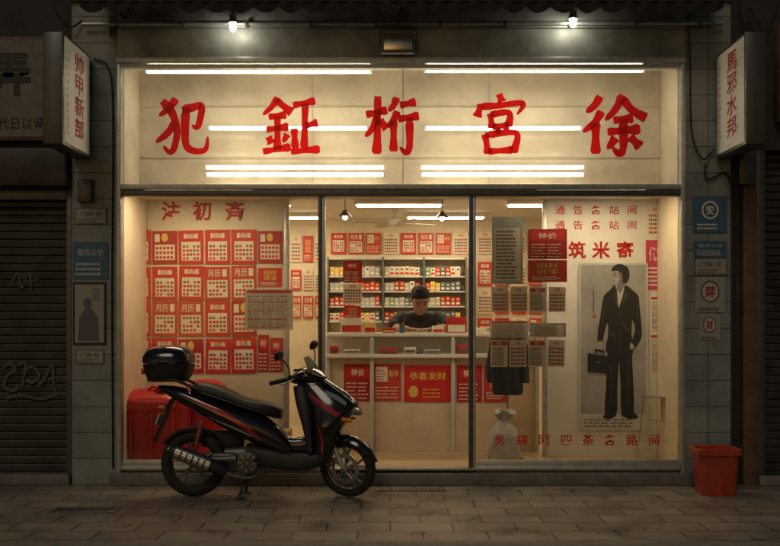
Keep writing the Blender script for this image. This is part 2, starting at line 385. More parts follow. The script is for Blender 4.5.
for x,y,z in ((-1.6,1.9,2.86),(0.1,1.9,2.86),(1.8,1.9,2.86),(-1.3,3.2,2.86),(.7,3.2,2.86)):
    if lp is None:
        lp=thing('ceiling_lamp',(x,y,z),'slim white ceiling lamp glowing in the shop','lamp','ceiling lamps in the shop')
        b=B(); b.box(-.5,-.09,-.05,.5,.09,-.002,m_white,.01); b.done('lamp_body',lp,local=True)
        b=B(); b.box(-.47,-.07,-.062,.47,.07,-.051,m_lite); b.done('lamp_diffuser',lp,local=True)
    else: copy_thing(lp,(x,y,z))
for x in (-1.8,1.9):
    o=thing('recessed_lamp',(x,.16,2.72),'flat recessed lamp in the soffit above the window','lamp','recessed lamps above the windows')
    b=B(); b.box(x-.52,.08,2.7165,x+.52,.24,2.7195,m_white); b.done('lamp_body',o)
    b=B(); b.box(x-.5,.095,2.7135,x+.5,.225,2.7163,m_lite); b.done('lamp_diffuser',o)
for px,y in ((345,1.6),(442,1.7)):
    x=PX(px,y); o=thing('pendant_lamp',(x,y,2.86),'small pendant lamp hanging on a thin cord','lamp','pendant lamps over the counter')
    b=B(); b.tube([(x,y,2.858),(x,y,2.72)],.004,m_cable,6); b.done('cord',o)
    b=B(); b.lathe([(.0,.07),(.02,.07),(.03,.05),(.075,.0),(.07,.0),(.025,.045),(0,.05)],(x,y,2.65),m_alud,24,'Z',close=False); b.done('lamp_shade',o)
    b=B(); tb=bmesh.new(); bmesh.ops.create_uvsphere(tb,u_segments=14,v_segments=10,radius=.028); b.app(tb,m_lite,Matrix.Translation((x,y,2.642))); b.done('lamp_bulb',o)
fx,fy=PX(395,2.75),2.75
cf=thing('ceiling_fan',(fx,fy,2.86),'white ceiling fan with four blades','fan')
b=B(); b.lathe([(.0,.15),(.05,.15),(.012,.12),(.012,.06),(.08,.05),(.095,.02),(.08,-.02),(.0,-.03)],(fx,fy,2.69),m_whiteg,28,'Z',close=False); b.done('motor',cf)
for k in range(4):
    a=R(25+90*k); u=Vector((math.cos(a),math.sin(a),0)); v=Vector((-math.sin(a),math.cos(a),.15))
    b=B(); b.loft([(Vector((fx,fy,2.695))+u*t,v,(0,0,1),w_,.005,3) for t,w_ in ((.08,.02),(.16,.045),(.35,.06),(.5,.06),(.54,.03))],m_whiteg,12); b.done('blade',cf)

# ------------------------------------------------------------ paper goods
def bars(b,x0,x1,z0,z1,n,m,y=-.004,fill=.5,jit=.25,cols=1):
    h=(z1-z0)/n
    for c in range(cols):
        a=x0+(x1-x0)*c/cols; w=(x1-x0)/cols*.9
        for i in range(n):
            z=z0+h*i; p=a
            while p<a+w*(1-jit*random.random())-.02:
                l=random.uniform(.03,.10)*(x1-x0)/.8; e=min(p+l,a+w)
                b.rect(p,z,e,z+h*fill,y,m); p=e+.02
def unit(kind):
    b=B()
    def base(m): b.box(-.5,0,0,.5,.004,1,m)
    if kind in('cal','calc'):
        base(m_red if kind=='cal' else m_redc)
        if kind=='cal': b.rect(-.38,.10,.38,.66,-.002,m_paper); b.rect(-.28,.76,.28,.90,-.002,m_paper); b.text('日历',0,.83,.15,-.004,m_red,.01,1.2)
        else: b.rect(-.40,.08,.40,.60,-.002,m_paper); b.text('月历',-.12,.80,.24,-.003,m_paper,.015,1.1); b.rect(.2,.70,.38,.92,-.002,m_paper)
        for i in range(4):
            for j in range(5):
                if random.random()<.93: b.rect(-.33+j*.14,.13+i*.118,-.33+j*.14+random.uniform(.08,.115),.13+i*.118+.07,-.004,m_red if random.random()<.75 else m_ink2)
    elif kind=='calb':
        base(m_red2); b.rect(-.40,.12,.40,.58,-.002,m_paper); b.disc(0,.80,.13,-.002,m_yel); b.rect(-.40,.66,-.2,.90,-.002,m_paper)
        for i in range(3):
            for j in range(5): b.rect(-.35+j*.145,.16+i*.14,-.35+j*.145+.1,.16+i*.14+.08,-.004,m_red)
    elif kind=='white':
        base(m_paper); b.rect(-.44,.80,.44,.95,-.002,m_red); b.text('通告',0,.87,.13,-.004,m_paper,.01,1.2); bars(b,-.42,.42,.08,.76,8,m_ink2)
    elif kind=='wcal':
        base(m_paper); b.text('月份',0,.88,.14,-.002,m_red,.015,1.2)
        for i in range(5):
            for j in range(6): b.rect(-.42+j*.145,.08+i*.14,-.42+j*.145+.1,.08+i*.14+.08,-.003,m_red if random.random()<.6 else m_ink2)
    elif kind=='notice':
        base(m_paperb); b.rect(-.42,.05,.42,.84,-.002,m_paper); bars(b,-.38,.38,.08,.82,14,m_ink2); b.text('通知',0,.92,.09,-.003,m_paper,.01,1.5)
    elif kind=='red':
        base(m_red); b.text('招财\n进宝',0,.62,.26,-.003,m_yel,.015,1.1); bars(b,-.4,.4,.08,.3,3,m_paper)
    elif kind=='redb':
        base(m_red2); b.rect(-.42,.62,.42,.92,-.002,m_red); b.text('特价',0,.77,.20,-.004,m_paper,.02,1.2); bars(b,-.42,.42,.06,.56,5,m_paper,cols=2,fill=.35)
    elif kind=='redc':
        base(m_redc); b.rect(-.40,.52,.02,.92,-.002,m_paper); bars(b,-.37,0,.56,.88,4,m_red,cols=1,fill=.4); b.text('新年',.24,.74,.2,-.004,m_yel,.015,.9); bars(b,-.42,.42,.08,.44,4,m_paper,cols=3,fill=.35)
    elif kind=='wide':
        base(m_red); b.text('恭喜发财',0,.70,.22,-.003,m_yel,.015,.9); b.disc(-.3,.28,.10,-.002,m_yel,24,.16); bars(b,-.1,.42,.12,.42,3,m_yel,fill=.35)
    elif kind=='crim':
        base(m_crim); b.text('优惠',0,.72,.3,-.003,m_paper,.02,1.2); bars(b,-.4,.4,.08,.5,5,m_paper)
    elif kind=='list':
        base(m_white); b.rect(-.46,.9,.46,.97,-.002,m_red); bars(b,-.44,.44,.05,.86,16,m_ink2,cols=3,fill=.3); bars(b,-.44,.44,.05,.86,4,m_red,y=-.005,fill=.12,cols=2)
    elif kind=='blue':
        base(m_blue); b.disc(0,.62,.25,-.002,m_paper); b.disc(0,.62,.2,-.003,m_blue); b.text('安',0,.62,.26,-.004,m_paper,.02); bars(b,-.38,.38,.1,.3,2,m_paper)
    elif kind=='plq':
        base(m_ink2); b.rect(-.46,.06,.46,.94,-.002,m_skinp); b.text('门牌 号',0,.62,.3,-.004,m_ink2,.01,.7); bars(b,-.4,.4,.12,.4,2,m_ink2)
    elif kind=='plqb':
        base(m_blue); b.text('服务公示',0,.72,.2,-.003,m_gpho2,.01,.95); bars(b,-.42,.42,.1,.5,3,m_gpho2)
    elif kind=='frame':
        base(m_ink); b.rect(-.44,.04,.44,.96,-.002,m_skinp); b.disc(-.05,.66,.13,-.003,m_ink2,20,.09); b.poly([(-.34,-.004,.06),(.3,-.004,.06),(.26,-.004,.44),(.06,-.004,.58),(-.16,-.004,.57),(-.32,-.004,.42)],m_ink2); bars(b,.1,.4,.7,.92,5,m_ink2,-.005)
    elif kind=='sticker':
        base(m_skinp); b.disc(0,.58,.32,-.002,m_ink2); b.disc(0,.58,.26,-.003,m_gpho2); b.text('禁',0,.58,.36,-.004,m_red2,.02); bars(b,-.4,.4,.05,.2,1,m_ink2)
    me=b.done('unit_'+kind,origin=(0,0,0)); return me
U={}
DESC={'cal':('calendar','red wall calendar with cream date block','calendar'),'calc':('calendar','faded red calendar with cream date block','calendar'),'calb':('calendar','deep red calendar with yellow seal','calendar'),'white':('notice_sheet','white notice sheet with red heading','notice'),
'wcal':('calendar','cream calendar sheet with red dates','calendar'),'notice':('notice_board','blue grey framed notice full of small print','notice'),'red':('poster','red poster with yellow characters','poster'),
'redb':('poster','deep red price poster','poster'),'redc':('poster','faded red new year poster','poster'),'wide':('poster','wide red poster with yellow characters','poster'),'crim':('poster','crimson offer poster with white print','poster'),
'list':('price_list','white price list with fine print','price list'),'blue':('wall_sign','blue square sign with round white emblem','sign'),'plq':('wall_plaque','small pale number plaque with dark edge','plaque'),
'plqb':('wall_plaque','blue service plaque with white characters','plaque'),'frame':('framed_photo','black framed grey portrait notice','framed picture'),'sticker':('wall_sticker','pale sticker with a dark ring','sticker')}
def sheet(kind,px0,py0,px1,py1,y,where,group=None,rot=0):
    if kind not in U: U[kind]=unit(kind); U[kind]['_used']=False
    src=U[kind]
    if src.get('_used'): o=src.copy(); COL.objects.link(o)
    else: o=src
    src['_used']=True
    nm,lb,ct=DESC[kind]; o.name=nm
    w=PX(px1,y)-PX(px0,y); h=PZ(py0,y)-PZ(py1,y)
    o.location=((PX(px0,y)+PX(px1,y))/2,y,PZ(py1,y)); o.scale=(w,1,h); o.rotation_euler=(R(random.uniform(-.3,1.2)) if group else 0,R(rot),R(random.uniform(-1,1)) if group else 0)
    if 'group' in o and not group: del o['group']
    meta(o,lb+' '+where,ct,group); return o
YB=.9
brd=thing('display_board',((PX(122,YB)+PX(284,YB))/2,YB,FZ),'tall cream display board covered with red calendars','display board')
b=B(); b.box(XL+.045,YB,FZ,PX(284,YB),YB+.05,2.84,m_cream,.004); b.done('board_panel',brd)
b=B(); b.box(PX(284,YB)+.002,YB-.01,FZ,PX(289,YB),YB+.06,2.84,m_alu,.004); b.done('board_post',brd)
for t,px in (('注',171),('初',202),('斉',235)):
    b=B(); b.text(t,PX(px,YB),PZ(211,YB),.20,YB-.004,m_vred,.028); b.done('board_letter',brd,recalc=False)
g='calendars on the display board'
for r,(y0,y1) in enumerate(((230,264),(266,300),(301,336),(338,373))):
    for c in range(5):
        x0=126+c*26.4; k=('cal','calc','cal','calb','calc','cal','cal')[(r*5+c*3+r)%7]
        sheet(k,x0,y0+random.uniform(-1,1),x0+25,y1,YB-.012,'on the cream display board',g,random.uniform(-1,1))
sheet('calb',258,231,282,263,YB-.012,'on the cream display board',g)
for x0,y0,x1,y1 in ((258,335,269,372),(270,338,283,372)): sheet('redb',x0,y0,x1,y1,YB-.006,'low on the cream board')
sheet('red',258,268,282,287,YB-.006,'on the cream display board')
sheet('list',245,289,293,330,.15,'hung inside the window')
YW=3.99
g='calendars along the back wall'
for i in range(8): sheet(('cal','wcal','redc','calc')[(i*3)%4],331+i*17.5,233,346+i*17.5,254,YW-.015,'high on the back wall',g)
for i in range(3): sheet('red' if i==1 else 'wcal',291+i*12,236,301+i*12,262,YW-.015,'on the back wall',g)
for i in range(3): sheet('wcal' if i else 'cal',291+i*12,270,301+i*12,290,YW-.015,'on the back wall',g)
for i in range(3): sheet('calc',291+i*12,296,301+i*12,318,YW-.015,'on the back wall',g)
for i in range(4): sheet('cal' if i%2 else 'wcal',478+i*17,232,492+i*17,254,YW-.015,'high on the back wall',g)
for i in range(4):
  for j in range(3): sheet(('cal','redb','wcal','redc')[(i+j*2)%4],478+i*17,262+j*28,492+i*17,286+j*28,YW-.015,'on the back wall',g)
sheet('redb',343,261,362,282,1.3,'hanging over the counter'); sheet('wcal',343,284,362,304,1.3,'hanging over the counter'); sheet('red',344,306,361,318,1.3,'hanging over the counter')
YR=.75
brd=thing('display_board',((PX(547,YR)+PX(679,YR))/2,YR,FZ),'white display board with standing figure poster','display board')
b=B(); b.box(PX(547,YR),YR,FZ,XR-.045,YR+.05,2.84,m_white,.004); b.done('board_panel',brd)
b=B(); b.box(PX(543,YR),YR-.01,FZ,PX(547,YR)-.002,YR+.07,2.84,m_alu,.004); b.done('board_post',brd)
for t,px in (('筑',577),('米',601),('寄',625)):
    b=B(); b.text(t,PX(px,YR),PZ(250,YR),.18,YR-.004,m_vred,.02); b.done('board_letter',brd,recalc=False)
b=B()
for zr in range(2):
    for i,t in enumerate('通告各站间'): b.text(t,PX(560+i*18,YR),PZ(210+zr*15,YR),.095,YR-.004,m_red,.01,1.1)
b.done('small_print',brd,recalc=False)
sheet('crim',646,240,666,290,YR-.006,'on the white display board')
sheet('list',650,296,679,330,YR-.006,'on the white display board'); sheet('list',650,334,679,372,YR-.006,'on the white display board')
sheet('wcal',648,206,661,236,YR-.006,'on the white display board'); sheet('redb',663,200,679,236,YR-.006,'on the white display board')
g='sheets taped inside the window'
sheet('notice',492,217,523,284,.05,'taped inside the window')
sheet('redb',528,229,567,259,.05,'taped inside the window'); sheet('red',528,260,567,282,.05,'taped inside the window')
for i in range(4): sheet('wcal' if i!=2 else 'white',491.5+i*19,287,508.5+i*19,312,.06,'taped inside the window',g,random.uniform(-1,1))
for i in range(4): sheet('wcal' if i%2 else 'white',490.5+i*19,340,507.5+i*19,367,.06,'taped inside the window',g,random.uniform(-1,1))
sheet('list',490,321,528,338,.05,'taped inside the window'); sheet('notice',530,323,566,337,.05,'taped inside the window')
# figure poster
yp=YR-.03
b=B(); x0,x1,z0,z1=PX(579,yp),PX(648,yp),PZ(430,yp),PZ(263,yp); W=x1-x0;H=z1-z0
b.box(x0,yp,z0,x1,yp+.008,z1,m_gpho2); b.rect(x0+.02,z0+.16,x1-.02,z1-.02,yp-.001,m_gpho)
def pp(pts,m,k,sm=True):
    q=catm(pts+[pts[0]],4)[:-1] if sm else pts
    b.poly([(x0+a*W,yp-.001-.0012*k,z0+c*H) for a,c in q],m)
pp([(.43,.52),(.405,.40),(.39,.25),(.38,.10),(.54,.09),(.555,.25),(.58,.41),(.60,.28),(.62,.10),(.78,.09),(.79,.25),(.77,.40),(.74,.54)],m_ink,1)
pp([(.34,.073),(.38,.10),(.52,.115),(.53,.085),(.45,.068)],m_ink,2); pp([(.62,.085),(.62,.11),(.77,.11),(.86,.075),(.74,.066)],m_ink,2)
pp([(.50,.865),(.44,.835),(.37,.81),(.335,.76),(.30,.66),(.27,.58),(.27,.51),(.33,.50),(.36,.57),(.41,.64),(.42,.57),(.39,.47),(.55,.45),(.78,.46),(.76,.57),(.77,.66),(.81,.60),(.76,.52),(.80,.485),(.90,.55),(.905,.62),(.88,.72),(.86,.80),(.78,.835),(.68,.865)],m_ink,3)
pp([(.53,.865),(.54,.80),(.575,.73),(.63,.80),(.66,.87)],m_gpho2,4,False)
pp([(.55,.86),(.50,.80),(.57,.71),(.555,.79)],m_fold,5,False); pp([(.66,.865),(.70,.80),(.585,.71),(.64,.79)],m_fold,5,False)
for f_ in ([(.44,.40),(.47,.40),(.455,.15),(.44,.15)],[(.70,.42),(.72,.42),(.73,.14),(.71,.14)],[(.62,.66),(.74,.60),(.73,.58),(.60,.63)],[(.46,.60),(.54,.56),(.53,.54),(.45,.57)],[(.84,.78),(.86,.70),(.85,.62),(.83,.70)],[(.575,.70),(.585,.70),(.59,.47),(.575,.47)],[(.36,.76),(.375,.76),(.34,.62),(.325,.62)]): pp(f_,m_fold,5,False)
pp([(.555,.89),(.55,.85),(.59,.82),(.65,.86),(.65,.90)],m_skind,5)
pp([(.485,.938),(.468,.915),(.483,.908),(.478,.898),(.49,.882),(.52,.873),(.57,.874),(.62,.892),(.64,.93),(.60,.96),(.52,.962)],m_skinl,6)
pp([(.56,.945),(.58,.90),(.55,.877),(.60,.88),(.64,.91),(.64,.95)],m_skind,7)
pp([(.472,.948),(.48,.972),(.55,.992),(.65,.988),(.71,.966),(.725,.93),(.70,.895),(.655,.878),(.63,.885),(.625,.915),(.60,.943),(.53,.953)],m_ink,8)
b.rect(x0+.495*W,z0+.924*H,x0+.528*W,z0+.928*H,yp-.013,m_ink); b.rect(x0+.49*W,z0+.933*H,x0+.53*W,z0+.9355*H,yp-.013,m_ink); b.rect(x0+.485*W,z0+.892*H,x0+.515*W,z0+.8955*H,yp-.013,m_fold)
pp([(.27,.53),(.262,.49),(.30,.472),(.34,.49),(.335,.53)],m_skinl,5); pp([(.755,.525),(.73,.50),(.76,.48),(.80,.50)],m_skinl,5)
pp([(.12,.46),(.125,.35),(.44,.335),(.455,.44)],m_ink,7,False); pp([(.22,.456),(.225,.485),(.36,.48),(.365,.448),(.345,.45),(.34,.468),(.245,.472),(.24,.455)],m_ink,8,False)
b.rect(x0+.26*W,z0+.40*H,x0+.30*W,z0+.415*H,yp-.012,m_ink2)
bars(b,x0+.05,x1-.05,z0+.03,z0+.13,3,m_ink2,yp-.004,.4,.2)
b.rect(x0+.20*W,z1-.30*H,x0+.22*W,z1-.16*H,yp-.003,m_ink2); b.rect(x0+.20*W,z1-.33*H,x0+.24*W,z1-.31*H,yp-.003,m_red)
b.done('poster',recalc=False,label='tall grey photo poster of a suited figure with briefcase',cat='poster')
xx=500
for t in '务袋网四茶各路间':
    b=B(); b.text(t,PX(xx,0),PZ(440,0),.11,-.004,m_vred,.012); xx+=22
    b.done('window_letter',shop,recalc=False)

# ------------------------------------------------------------ counter
YC=1.2
ct=thing('service_counter',(.15,YC+.2,FZ),'cream service counter with shelf and red posters','counter')
cx0,cx1=PX(326,YC),PX(540,YC); zt=PZ(333,YC)
b=B(); b.box(cx0,YC-.03,zt-.04,cx1,YC+.47,zt,m_white,.008); b.done('counter_top',ct)
b=B(); b.box(cx0+.03,YC+.03,FZ,cx1-.03,YC+.06,PZ(358,YC),m_wood,.004); b.done('front_panel',ct)
b=B(); b.box(cx0,YC-.06,PZ(358,YC)+.002,cx1,YC+.25,PZ(354,YC),m_white,.006); b.done('shelf',ct)
for px in (328,372,453,537):
    b=B(); b.box(PX(px,YC)-.02,YC-.02,FZ,PX(px,YC)+.02,YC+.024,zt-.042,m_whiteg,.004); b.done('leg',ct)
b=B(); b.box(cx0+.03,YC+.24,PZ(354,YC)+.003,cx1-.03,YC+.26,zt-.043,m_white); b.done('back_panel',ct)
sheet('redb',344,364,372,401,YC+.02,'on the counter front'); sheet('redc',373,364,401,401,YC+.02,'on the counter front')
sheet('wide',404,365,451,402,YC+.02,'on the counter front'); sheet('redb',457,365,482,402,YC+.02,'on the counter front'); sheet('red',484,365,508,402,YC+.02,'on the counter front')
def item(nm,px0,py0,px1,py1,y,dep,m,label,cat,det=None):
    b=B(); zb=zt+.001; h=(py1-py0)*(9+y)/F
    b.box(PX(px0,y),y,zb,PX(px1,y),y+dep,zb+h,m,.006)
    if det:
        b.rect(PX(px0,y)+.01,zb+.01,PX(px1,y)-.01,zb+h*.5,y-.002,det)
    return b.done(nm,label=label,cat=cat)
item('box',447,317,466,333,1.28,.14,m_red,'small red carton on the counter','box',m_paper)
item('box',432,326,444,333,1.25,.12,m_paper,'small cream carton on the counter','box',m_red)
item('leaflet_holder',341,318,362,333,1.25,.10,m_paper,'leaflet holder with printed sheets on the counter','leaflet holder',m_red)
item('box',364,323,376,333,1.26,.12,m_yel,'yellow and red carton on the counter','box',m_red)
item('box',382,328,396,333,1.22,.10,m_red2,'flat dark red carton on the counter','box',m_yel)
item('leaflet_stack',470,328,486,333,1.28,.16,m_paper,'stack of paper leaflets on the counter','leaflets')
sy=YC-.04; szt=PZ(354,sy)
for a,c,h,m in ((330,338,.08,m_red),(344,360,.05,m_paper),(380,396,.06,m_red),(404,416,.07,m_paper),(424,440,.05,m_paperb),(458,470,.09,m_red)):
    b=B(); b.box(PX(a,sy),sy,szt+.004,PX(c,sy),sy+.12,szt+h,m,.004); b.rect(PX(a,sy)+.01,szt+.015,PX(c,sy)-.01,szt+h*.6,sy-.002,m_ink2); b.done('box',label='small printed carton on the counter shelf',cat='box',group='cartons on the counter shelf')
b=B(); b.box(.12,1.28,zt+.001,.5,1.52,zt+.012,m_paper,.002); b.done('open_ledger',label='open paper ledger on the counter before the clerk',cat='book')
b=B(); b.lathe([(.028,0),(.03,.09),(.026,.09),(.024,.01)],(PX(402,1.25),1.25,zt),m_blue,16,'Z'); b.tube([(PX(402,1.25),1.25,zt+.01),(PX(402,1.25)+.03,1.25,zt+.16)],.004,m_red,6); b.tube([(PX(402,1.25),1.25,zt+.01),(PX(402,1.25)-.02,1.26,zt+.15)],.004,m_ink,6); b.done('pen_pot',label='small pot of pens on the counter',cat='pen pot')

# ------------------------------------------------------------ rack
YK=3.6
rk=thing('display_rack',(PX(398,YK),YK,FZ),'glazed product rack filled with small packs','shelf')
xs=[328,383,424,466]
for px in xs:
    b=B(); b.box(PX(px,YK)-.012,YK,FZ,PX(px,YK)+.012,YK+.25,PZ(257,YK),m_alud,.003); b.done('rack_post',rk)
rows=[PZ(v,YK) for v in (321,306,291,276)]
b=B()
for z in rows+[PZ(258,YK),1.0,.6]:
    for a,c in zip(xs,xs[1:]): b.box(PX(a,YK)+.013,YK+.005,z-.02,PX(c,YK)-.013,YK+.24,z,m_whiteg,.002)
b.box(PX(328,YK)+.013,YK+.245,FZ,PX(466,YK)-.013,YK+.25,PZ(257,YK),m_paper); b.done('shelf_board',rk)
pms=[m_paper,m_red,m_blue,m_green,m_paperb,m_white,m_paperb,m_red2,m_paper,m_yel]
pk=[]
for m in pms:
    b=B(); b.box(-.03,0,0,.03,.03,.12,m,.003); b.rect(-.022,.02,.022,.05,-.002,m_paper if m is not m_paper else m_red); b.rect(-.015,.075,.015,.1,-.002,m_ink2 if m in(m_paper,m_white) else m_yel)
    o=b.done('product_pack',origin=(0,0,0)); pk.append(o); o['_u']=0
for z in rows:
    for a,c in zip(xs,xs[1:]):
        x=PX(a,YK)+.05; run=random.choice(pk)
        while x<PX(c,YK)-.045:
            if random.random()<.5: run=random.choice(pk)
            if run['_u']: o=run.copy(); COL.objects.link(o)
            else: o=run; run['_u']=1
            s_=random.uniform(.85,1.08); o.scale=(1,1,s_)
            o.location=(x,YK+.03,z+.001); meta(o,'small printed pack on the rack shelf','pack','packs on the rack'); x+=.0655
for o in pk:
    if not o['_u']: bpy.data.objects.remove(o)
for o in list(bpy.data.objects):
    for k in ('_u','_used'):
        if k in o: del o[k]

# ------------------------------------------------------------ person + stool
def skin(verts,edges,rad,sub=2):
    me=bpy.data.meshes.new('sk'); me.from_pydata(verts,edges,[]); ob=bpy.data.objects.new('sk',me); COL.objects.link(ob)
    ob.modifiers.new('s','SKIN'); 
    sv=me.skin_vertices[0].data if me.skin_vertices else None
    if sv is None:
        bm=bmesh.new(); bm.from_mesh(me); bm.verts.layers.skin.verify(); bm.to_mesh(me); bm.free(); sv=me.skin_vertices[0].data
    for i,r in enumerate(rad):
        rr=r if hasattr(r,'__len__') else (r,r); sv[i].radius=rr; sv[i].use_root=(i==0)
    ms=ob.modifiers.new('u','SUBSURF'); ms.levels=sub; ms.render_levels=sub
    dg=bpy.context.evaluated_depsgraph_get(); dg.update()
    m2=bpy.data.meshes.new_from_object(ob.evaluated_get(dg)); tb=bmesh.new(); tb.from_mesh(m2)
    bpy.data.objects.remove(ob); bpy.data.meshes.remove(me); bpy.data.meshes.remove(m2); tb.verts.index_update(); return tb
px_,py_=PX(420,1.65),1.78
T=Matrix.Translation((px_,py_,0))
pr=thing('person',(px_,py_,FZ),'person in dark shirt bent over a ledger at the counter','person')
V=[(0,.10,1.0),(0,.07,1.2),(0,.0,1.38),(0,-.04,1.50),(0,-.075,1.58),(0,-.11,1.66)]
Rd=[.14,.13,.15,.12,.06,.058]; E=[(0,1),(1,2),(2,3),(3,4),(4,5)]
for sgn in (-1,1):
    n=len(V); V+=[(sgn*.19,-.03,1.525),(sgn*.29,-.20,1.445),(sgn*.21,-.33,zt+.045),(sgn*.115,-.42,zt+.04)]; Rd+=[.07,.048,.042,.03]; E+=[(3,n),(n,n+1),(n+1,n+2),(n+2,n+3)]
    n=len(V); V+=[(sgn*.10,.02,.96),(sgn*.14,-.34,.95),(sgn*.13,-.26,.50),(sgn*.13,-.38,.46)]; Rd+=[.095,.065,.045,.04]; E+=[(0,n),(n,n+1),(n+1,n+2),(n+2,n+3)]
b=B(); b.app(skin(V,E,Rd),m_skin,T)
HM=T@Matrix.Translation((0,-.165,1.74))@Matrix.Rotation(R(30),4,'X')@Matrix.Rotation(R(7),4,'Z')
prof=[(-.150,.022,.03,-.055),(-.138,.048,.05,-.045),(-.115,.066,.078,-.028),(-.08,.080,.098,-.012),(-.04,.090,.108,-.004),(0,.096,.114,0),(.045,.099,.118,.004),(.085,.094,.112,.008),(.118,.078,.092,.010),(.138,.052,.062,.010),(.147,.02,.025,.010)]
prof=catm(prof,2)
rs=[]
for z,w,d,yo in prof:
    ring=[]
    for k in range(32):
        a=2*math.pi*k/32; x=w*math.cos(a); y=d*math.sin(a)+yo
        if math.sin(a)<-.5:
            cx=abs(math.cos(a))
            if -.02<z<.02 and .25<cx<.6: y+=.010
            if -.055<z<.01 and cx<.16: y-=.012+.018*max(0,(-z)/.05 if z<0 else 0)
            if -.095<z<-.07 and cx<.3: y-=.006
            if .02<z<.04 and cx<.7: y-=.004
        ring.append(HM@Vector((x,y,z)))
    rs.append(ring)
b.rings(rs,m_skin)
for sgn in (-1,1):
    b.loft([(HM@Vector((sgn*(.094+t*.012),.012+t*.01,-.005)),HM.to_3x3()@Vector((0,1,0)),HM.to_3x3()@Vector((0,0,1)),.018+.006*t,.034,2) for t in (0,.5,1)],m_skin,12)
for sgn in (-1,1):
    wr=Vector((sgn*.115,-.42,zt+.04)); pal=Vector((sgn*.06,-.475,zt+.036)); d=(pal-wr).normalized(); side=Vector((-d.y,d.x,0))*(1 if sgn<0 else -1)
    b.app(skin([tuple(wr-d*.01),tuple(wr+d*.04),tuple(wr+d*.085)],[(0,1),(1,2)],[(.028,.024),(.040,.018),(.040,.016)],2),m_skin,T)
    for j,(off,ln) in enumerate(((-.030,.062),(-.010,.078),(.011,.082),(.031,.072))):
        p0=wr+d*.07+side*off*1.0; p1=p0+d*ln*.45+side*off*.1+Vector((0,0,.008)); p2=p0+d*ln*.8+side*off*.2+Vector((0,0,-.004)); p3=p0+d*ln*1.05+side*off*.2+Vector((0,0,-.018))
        b.app(skin([tuple(p0),tuple(p1),tuple(p2),tuple(p3)],[(0,1),(1,2),(2,3)],[.0105,.0098,.009,.0075],1),m_skin,T)
    t0=wr+d*.03+side*.028; b.app(skin([tuple(t0),tuple(t0+d*.03+side*.028),tuple(t0+d*.062+side*.034)],[(0,1),(1,2)],[.013,.0115,.009],1),m_skin,T)
b.done('body',pr,angle=180)
for sgn in (-1,1):
    b=B(); e=HM@Vector((sgn*.036,-.098,.0)); tb=bmesh.new(); bmesh.ops.create_uvsphere(tb,u_segments=12,v_segments=8,radius=.011); b.app(tb,m_ink,Matrix.Translation(e)); b.done('eye',pr)
    b=B(); b.tube([HM@Vector((sgn*.018,-.119,.028)),HM@Vector((sgn*.042,-.116,.034)),HM@Vector((sgn*.062,-.100,.026))],.005,m_hair,6); b.done('eyebrow',pr)
b=B(); b.tube([HM@Vector((-.024,-.106,-.083)),HM@Vector((0,-.113,-.081)),HM@Vector((.024,-.106,-.083))],.004,m_lip,6)
b.done('mouth',pr)
# hair: thin shell following the scalp, hairline high on the forehead, with short tufts
rs=[]
hp=catm([(-.07,.070,.100,.02),(-.02,.096,.116,.012),(.045,.104,.122,.006),(.09,.101,.119,.008),(.125,.085,.101,.010),(.148,.056,.069,.010),(.159,.02,.025,.010)],3)
for i,(z,w,d,yo) in enumerate(hp):
    ring=[]
    for k in range(48):
        a=2*math.pi*k/48; s_=math.sin(a); x=w*math.cos(a); y=d*s_+yo; zz=z
        if s_<.15:
            lim=.078-.02*abs(math.cos(a))*1.4+.006*math.sin(a*13) if s_<-.45 else .01
            if z<lim:
                zz=lim; x*=.95; y*=.95
        j=1+random.uniform(-.012,.012)
        ring.append(HM@Vector((x*j,y*j,zz)))
    rs.append(ring)
b=B(); b.rings(rs,m_hair,cap=True)
for k in range(150):
    a=random.uniform(0,6.283); el=random.uniform(.55,1.45); 
    n_=Vector((math.cos(a)*math.cos(el)*.100,math.sin(a)*math.cos(el)*.118+.008,math.sin(el)*.158))
    if n_.z<.085 and n_.y<.0: continue
    t_=Vector((random.uniform(-.4,.4),-.8,-.15)).normalized()
    q0=HM@n_; q1=HM@(n_*1.06+t_*.016); q2=HM@(n_*1.05+t_*.034)
    b.tube([q0,q1,q2],[.007,.006,.0015],m_hair,5)
b.done('hair',pr,angle=180)
V=[(0,.09,1.02),(0,.07,1.2),(0,.0,1.38),(0,-.04,1.50),(0,-.072,1.565)]; Rd=[.165,.15,.17,.135,.075]; E=[(0,1),(1,2),(2,3),(3,4)]
for sgn in (-1,1):
    n=len(V); V+=[(sgn*.21,-.03,1.54),(sgn*.305,-.19,1.465),(sgn*.262,-.255,zt+.065)]; Rd+=[.092,.07,.064]; E+=[(3,n),(n,n+1),(n+1,n+2)]
b=B(); b.app(skin(V,E,Rd),m_shirt,T)
for sgn in (-1,1): b.tube([T@Vector((sgn*.01,-.16,1.52)),T@Vector((sgn*.06,-.12,1.585)),T@Vector((sgn*.075,-.04,1.60)),T@Vector((sgn*.03,.01,1.60))],[.012,.018,.016,.012],m_shirt,8,smooth=3)
b.done('shirt',pr,angle=180)
V=[(0,.09,1.0)];Rd=[.16];E=[]
for sgn in (-1,1):
    n=len(V); V+=[(sgn*.10,.02,.965),(sgn*.14,-.33,.95),(sgn*.13,-.265,.54)]; Rd+=[.11,.08,.065]; E+=[(0,n),(n,n+1),(n+1,n+2)]
b=B(); b.app(skin(V,E,Rd),m_trou,T); b.done('trousers',pr,angle=180)
for sgn in (-1,1):
    b=B(); b.app(skin([(sgn*.13,-.25,.47),(sgn*.13,-.30,.44),(sgn*.13,-.42,.43)],[(0,1),(1,2)],[.05,.05,.04]),m_ink,T)
    b.done('shoe',pr,angle=180)
st=thing('stool',(px_,py_+.1,FZ),'tall round stool behind the counter','stool')
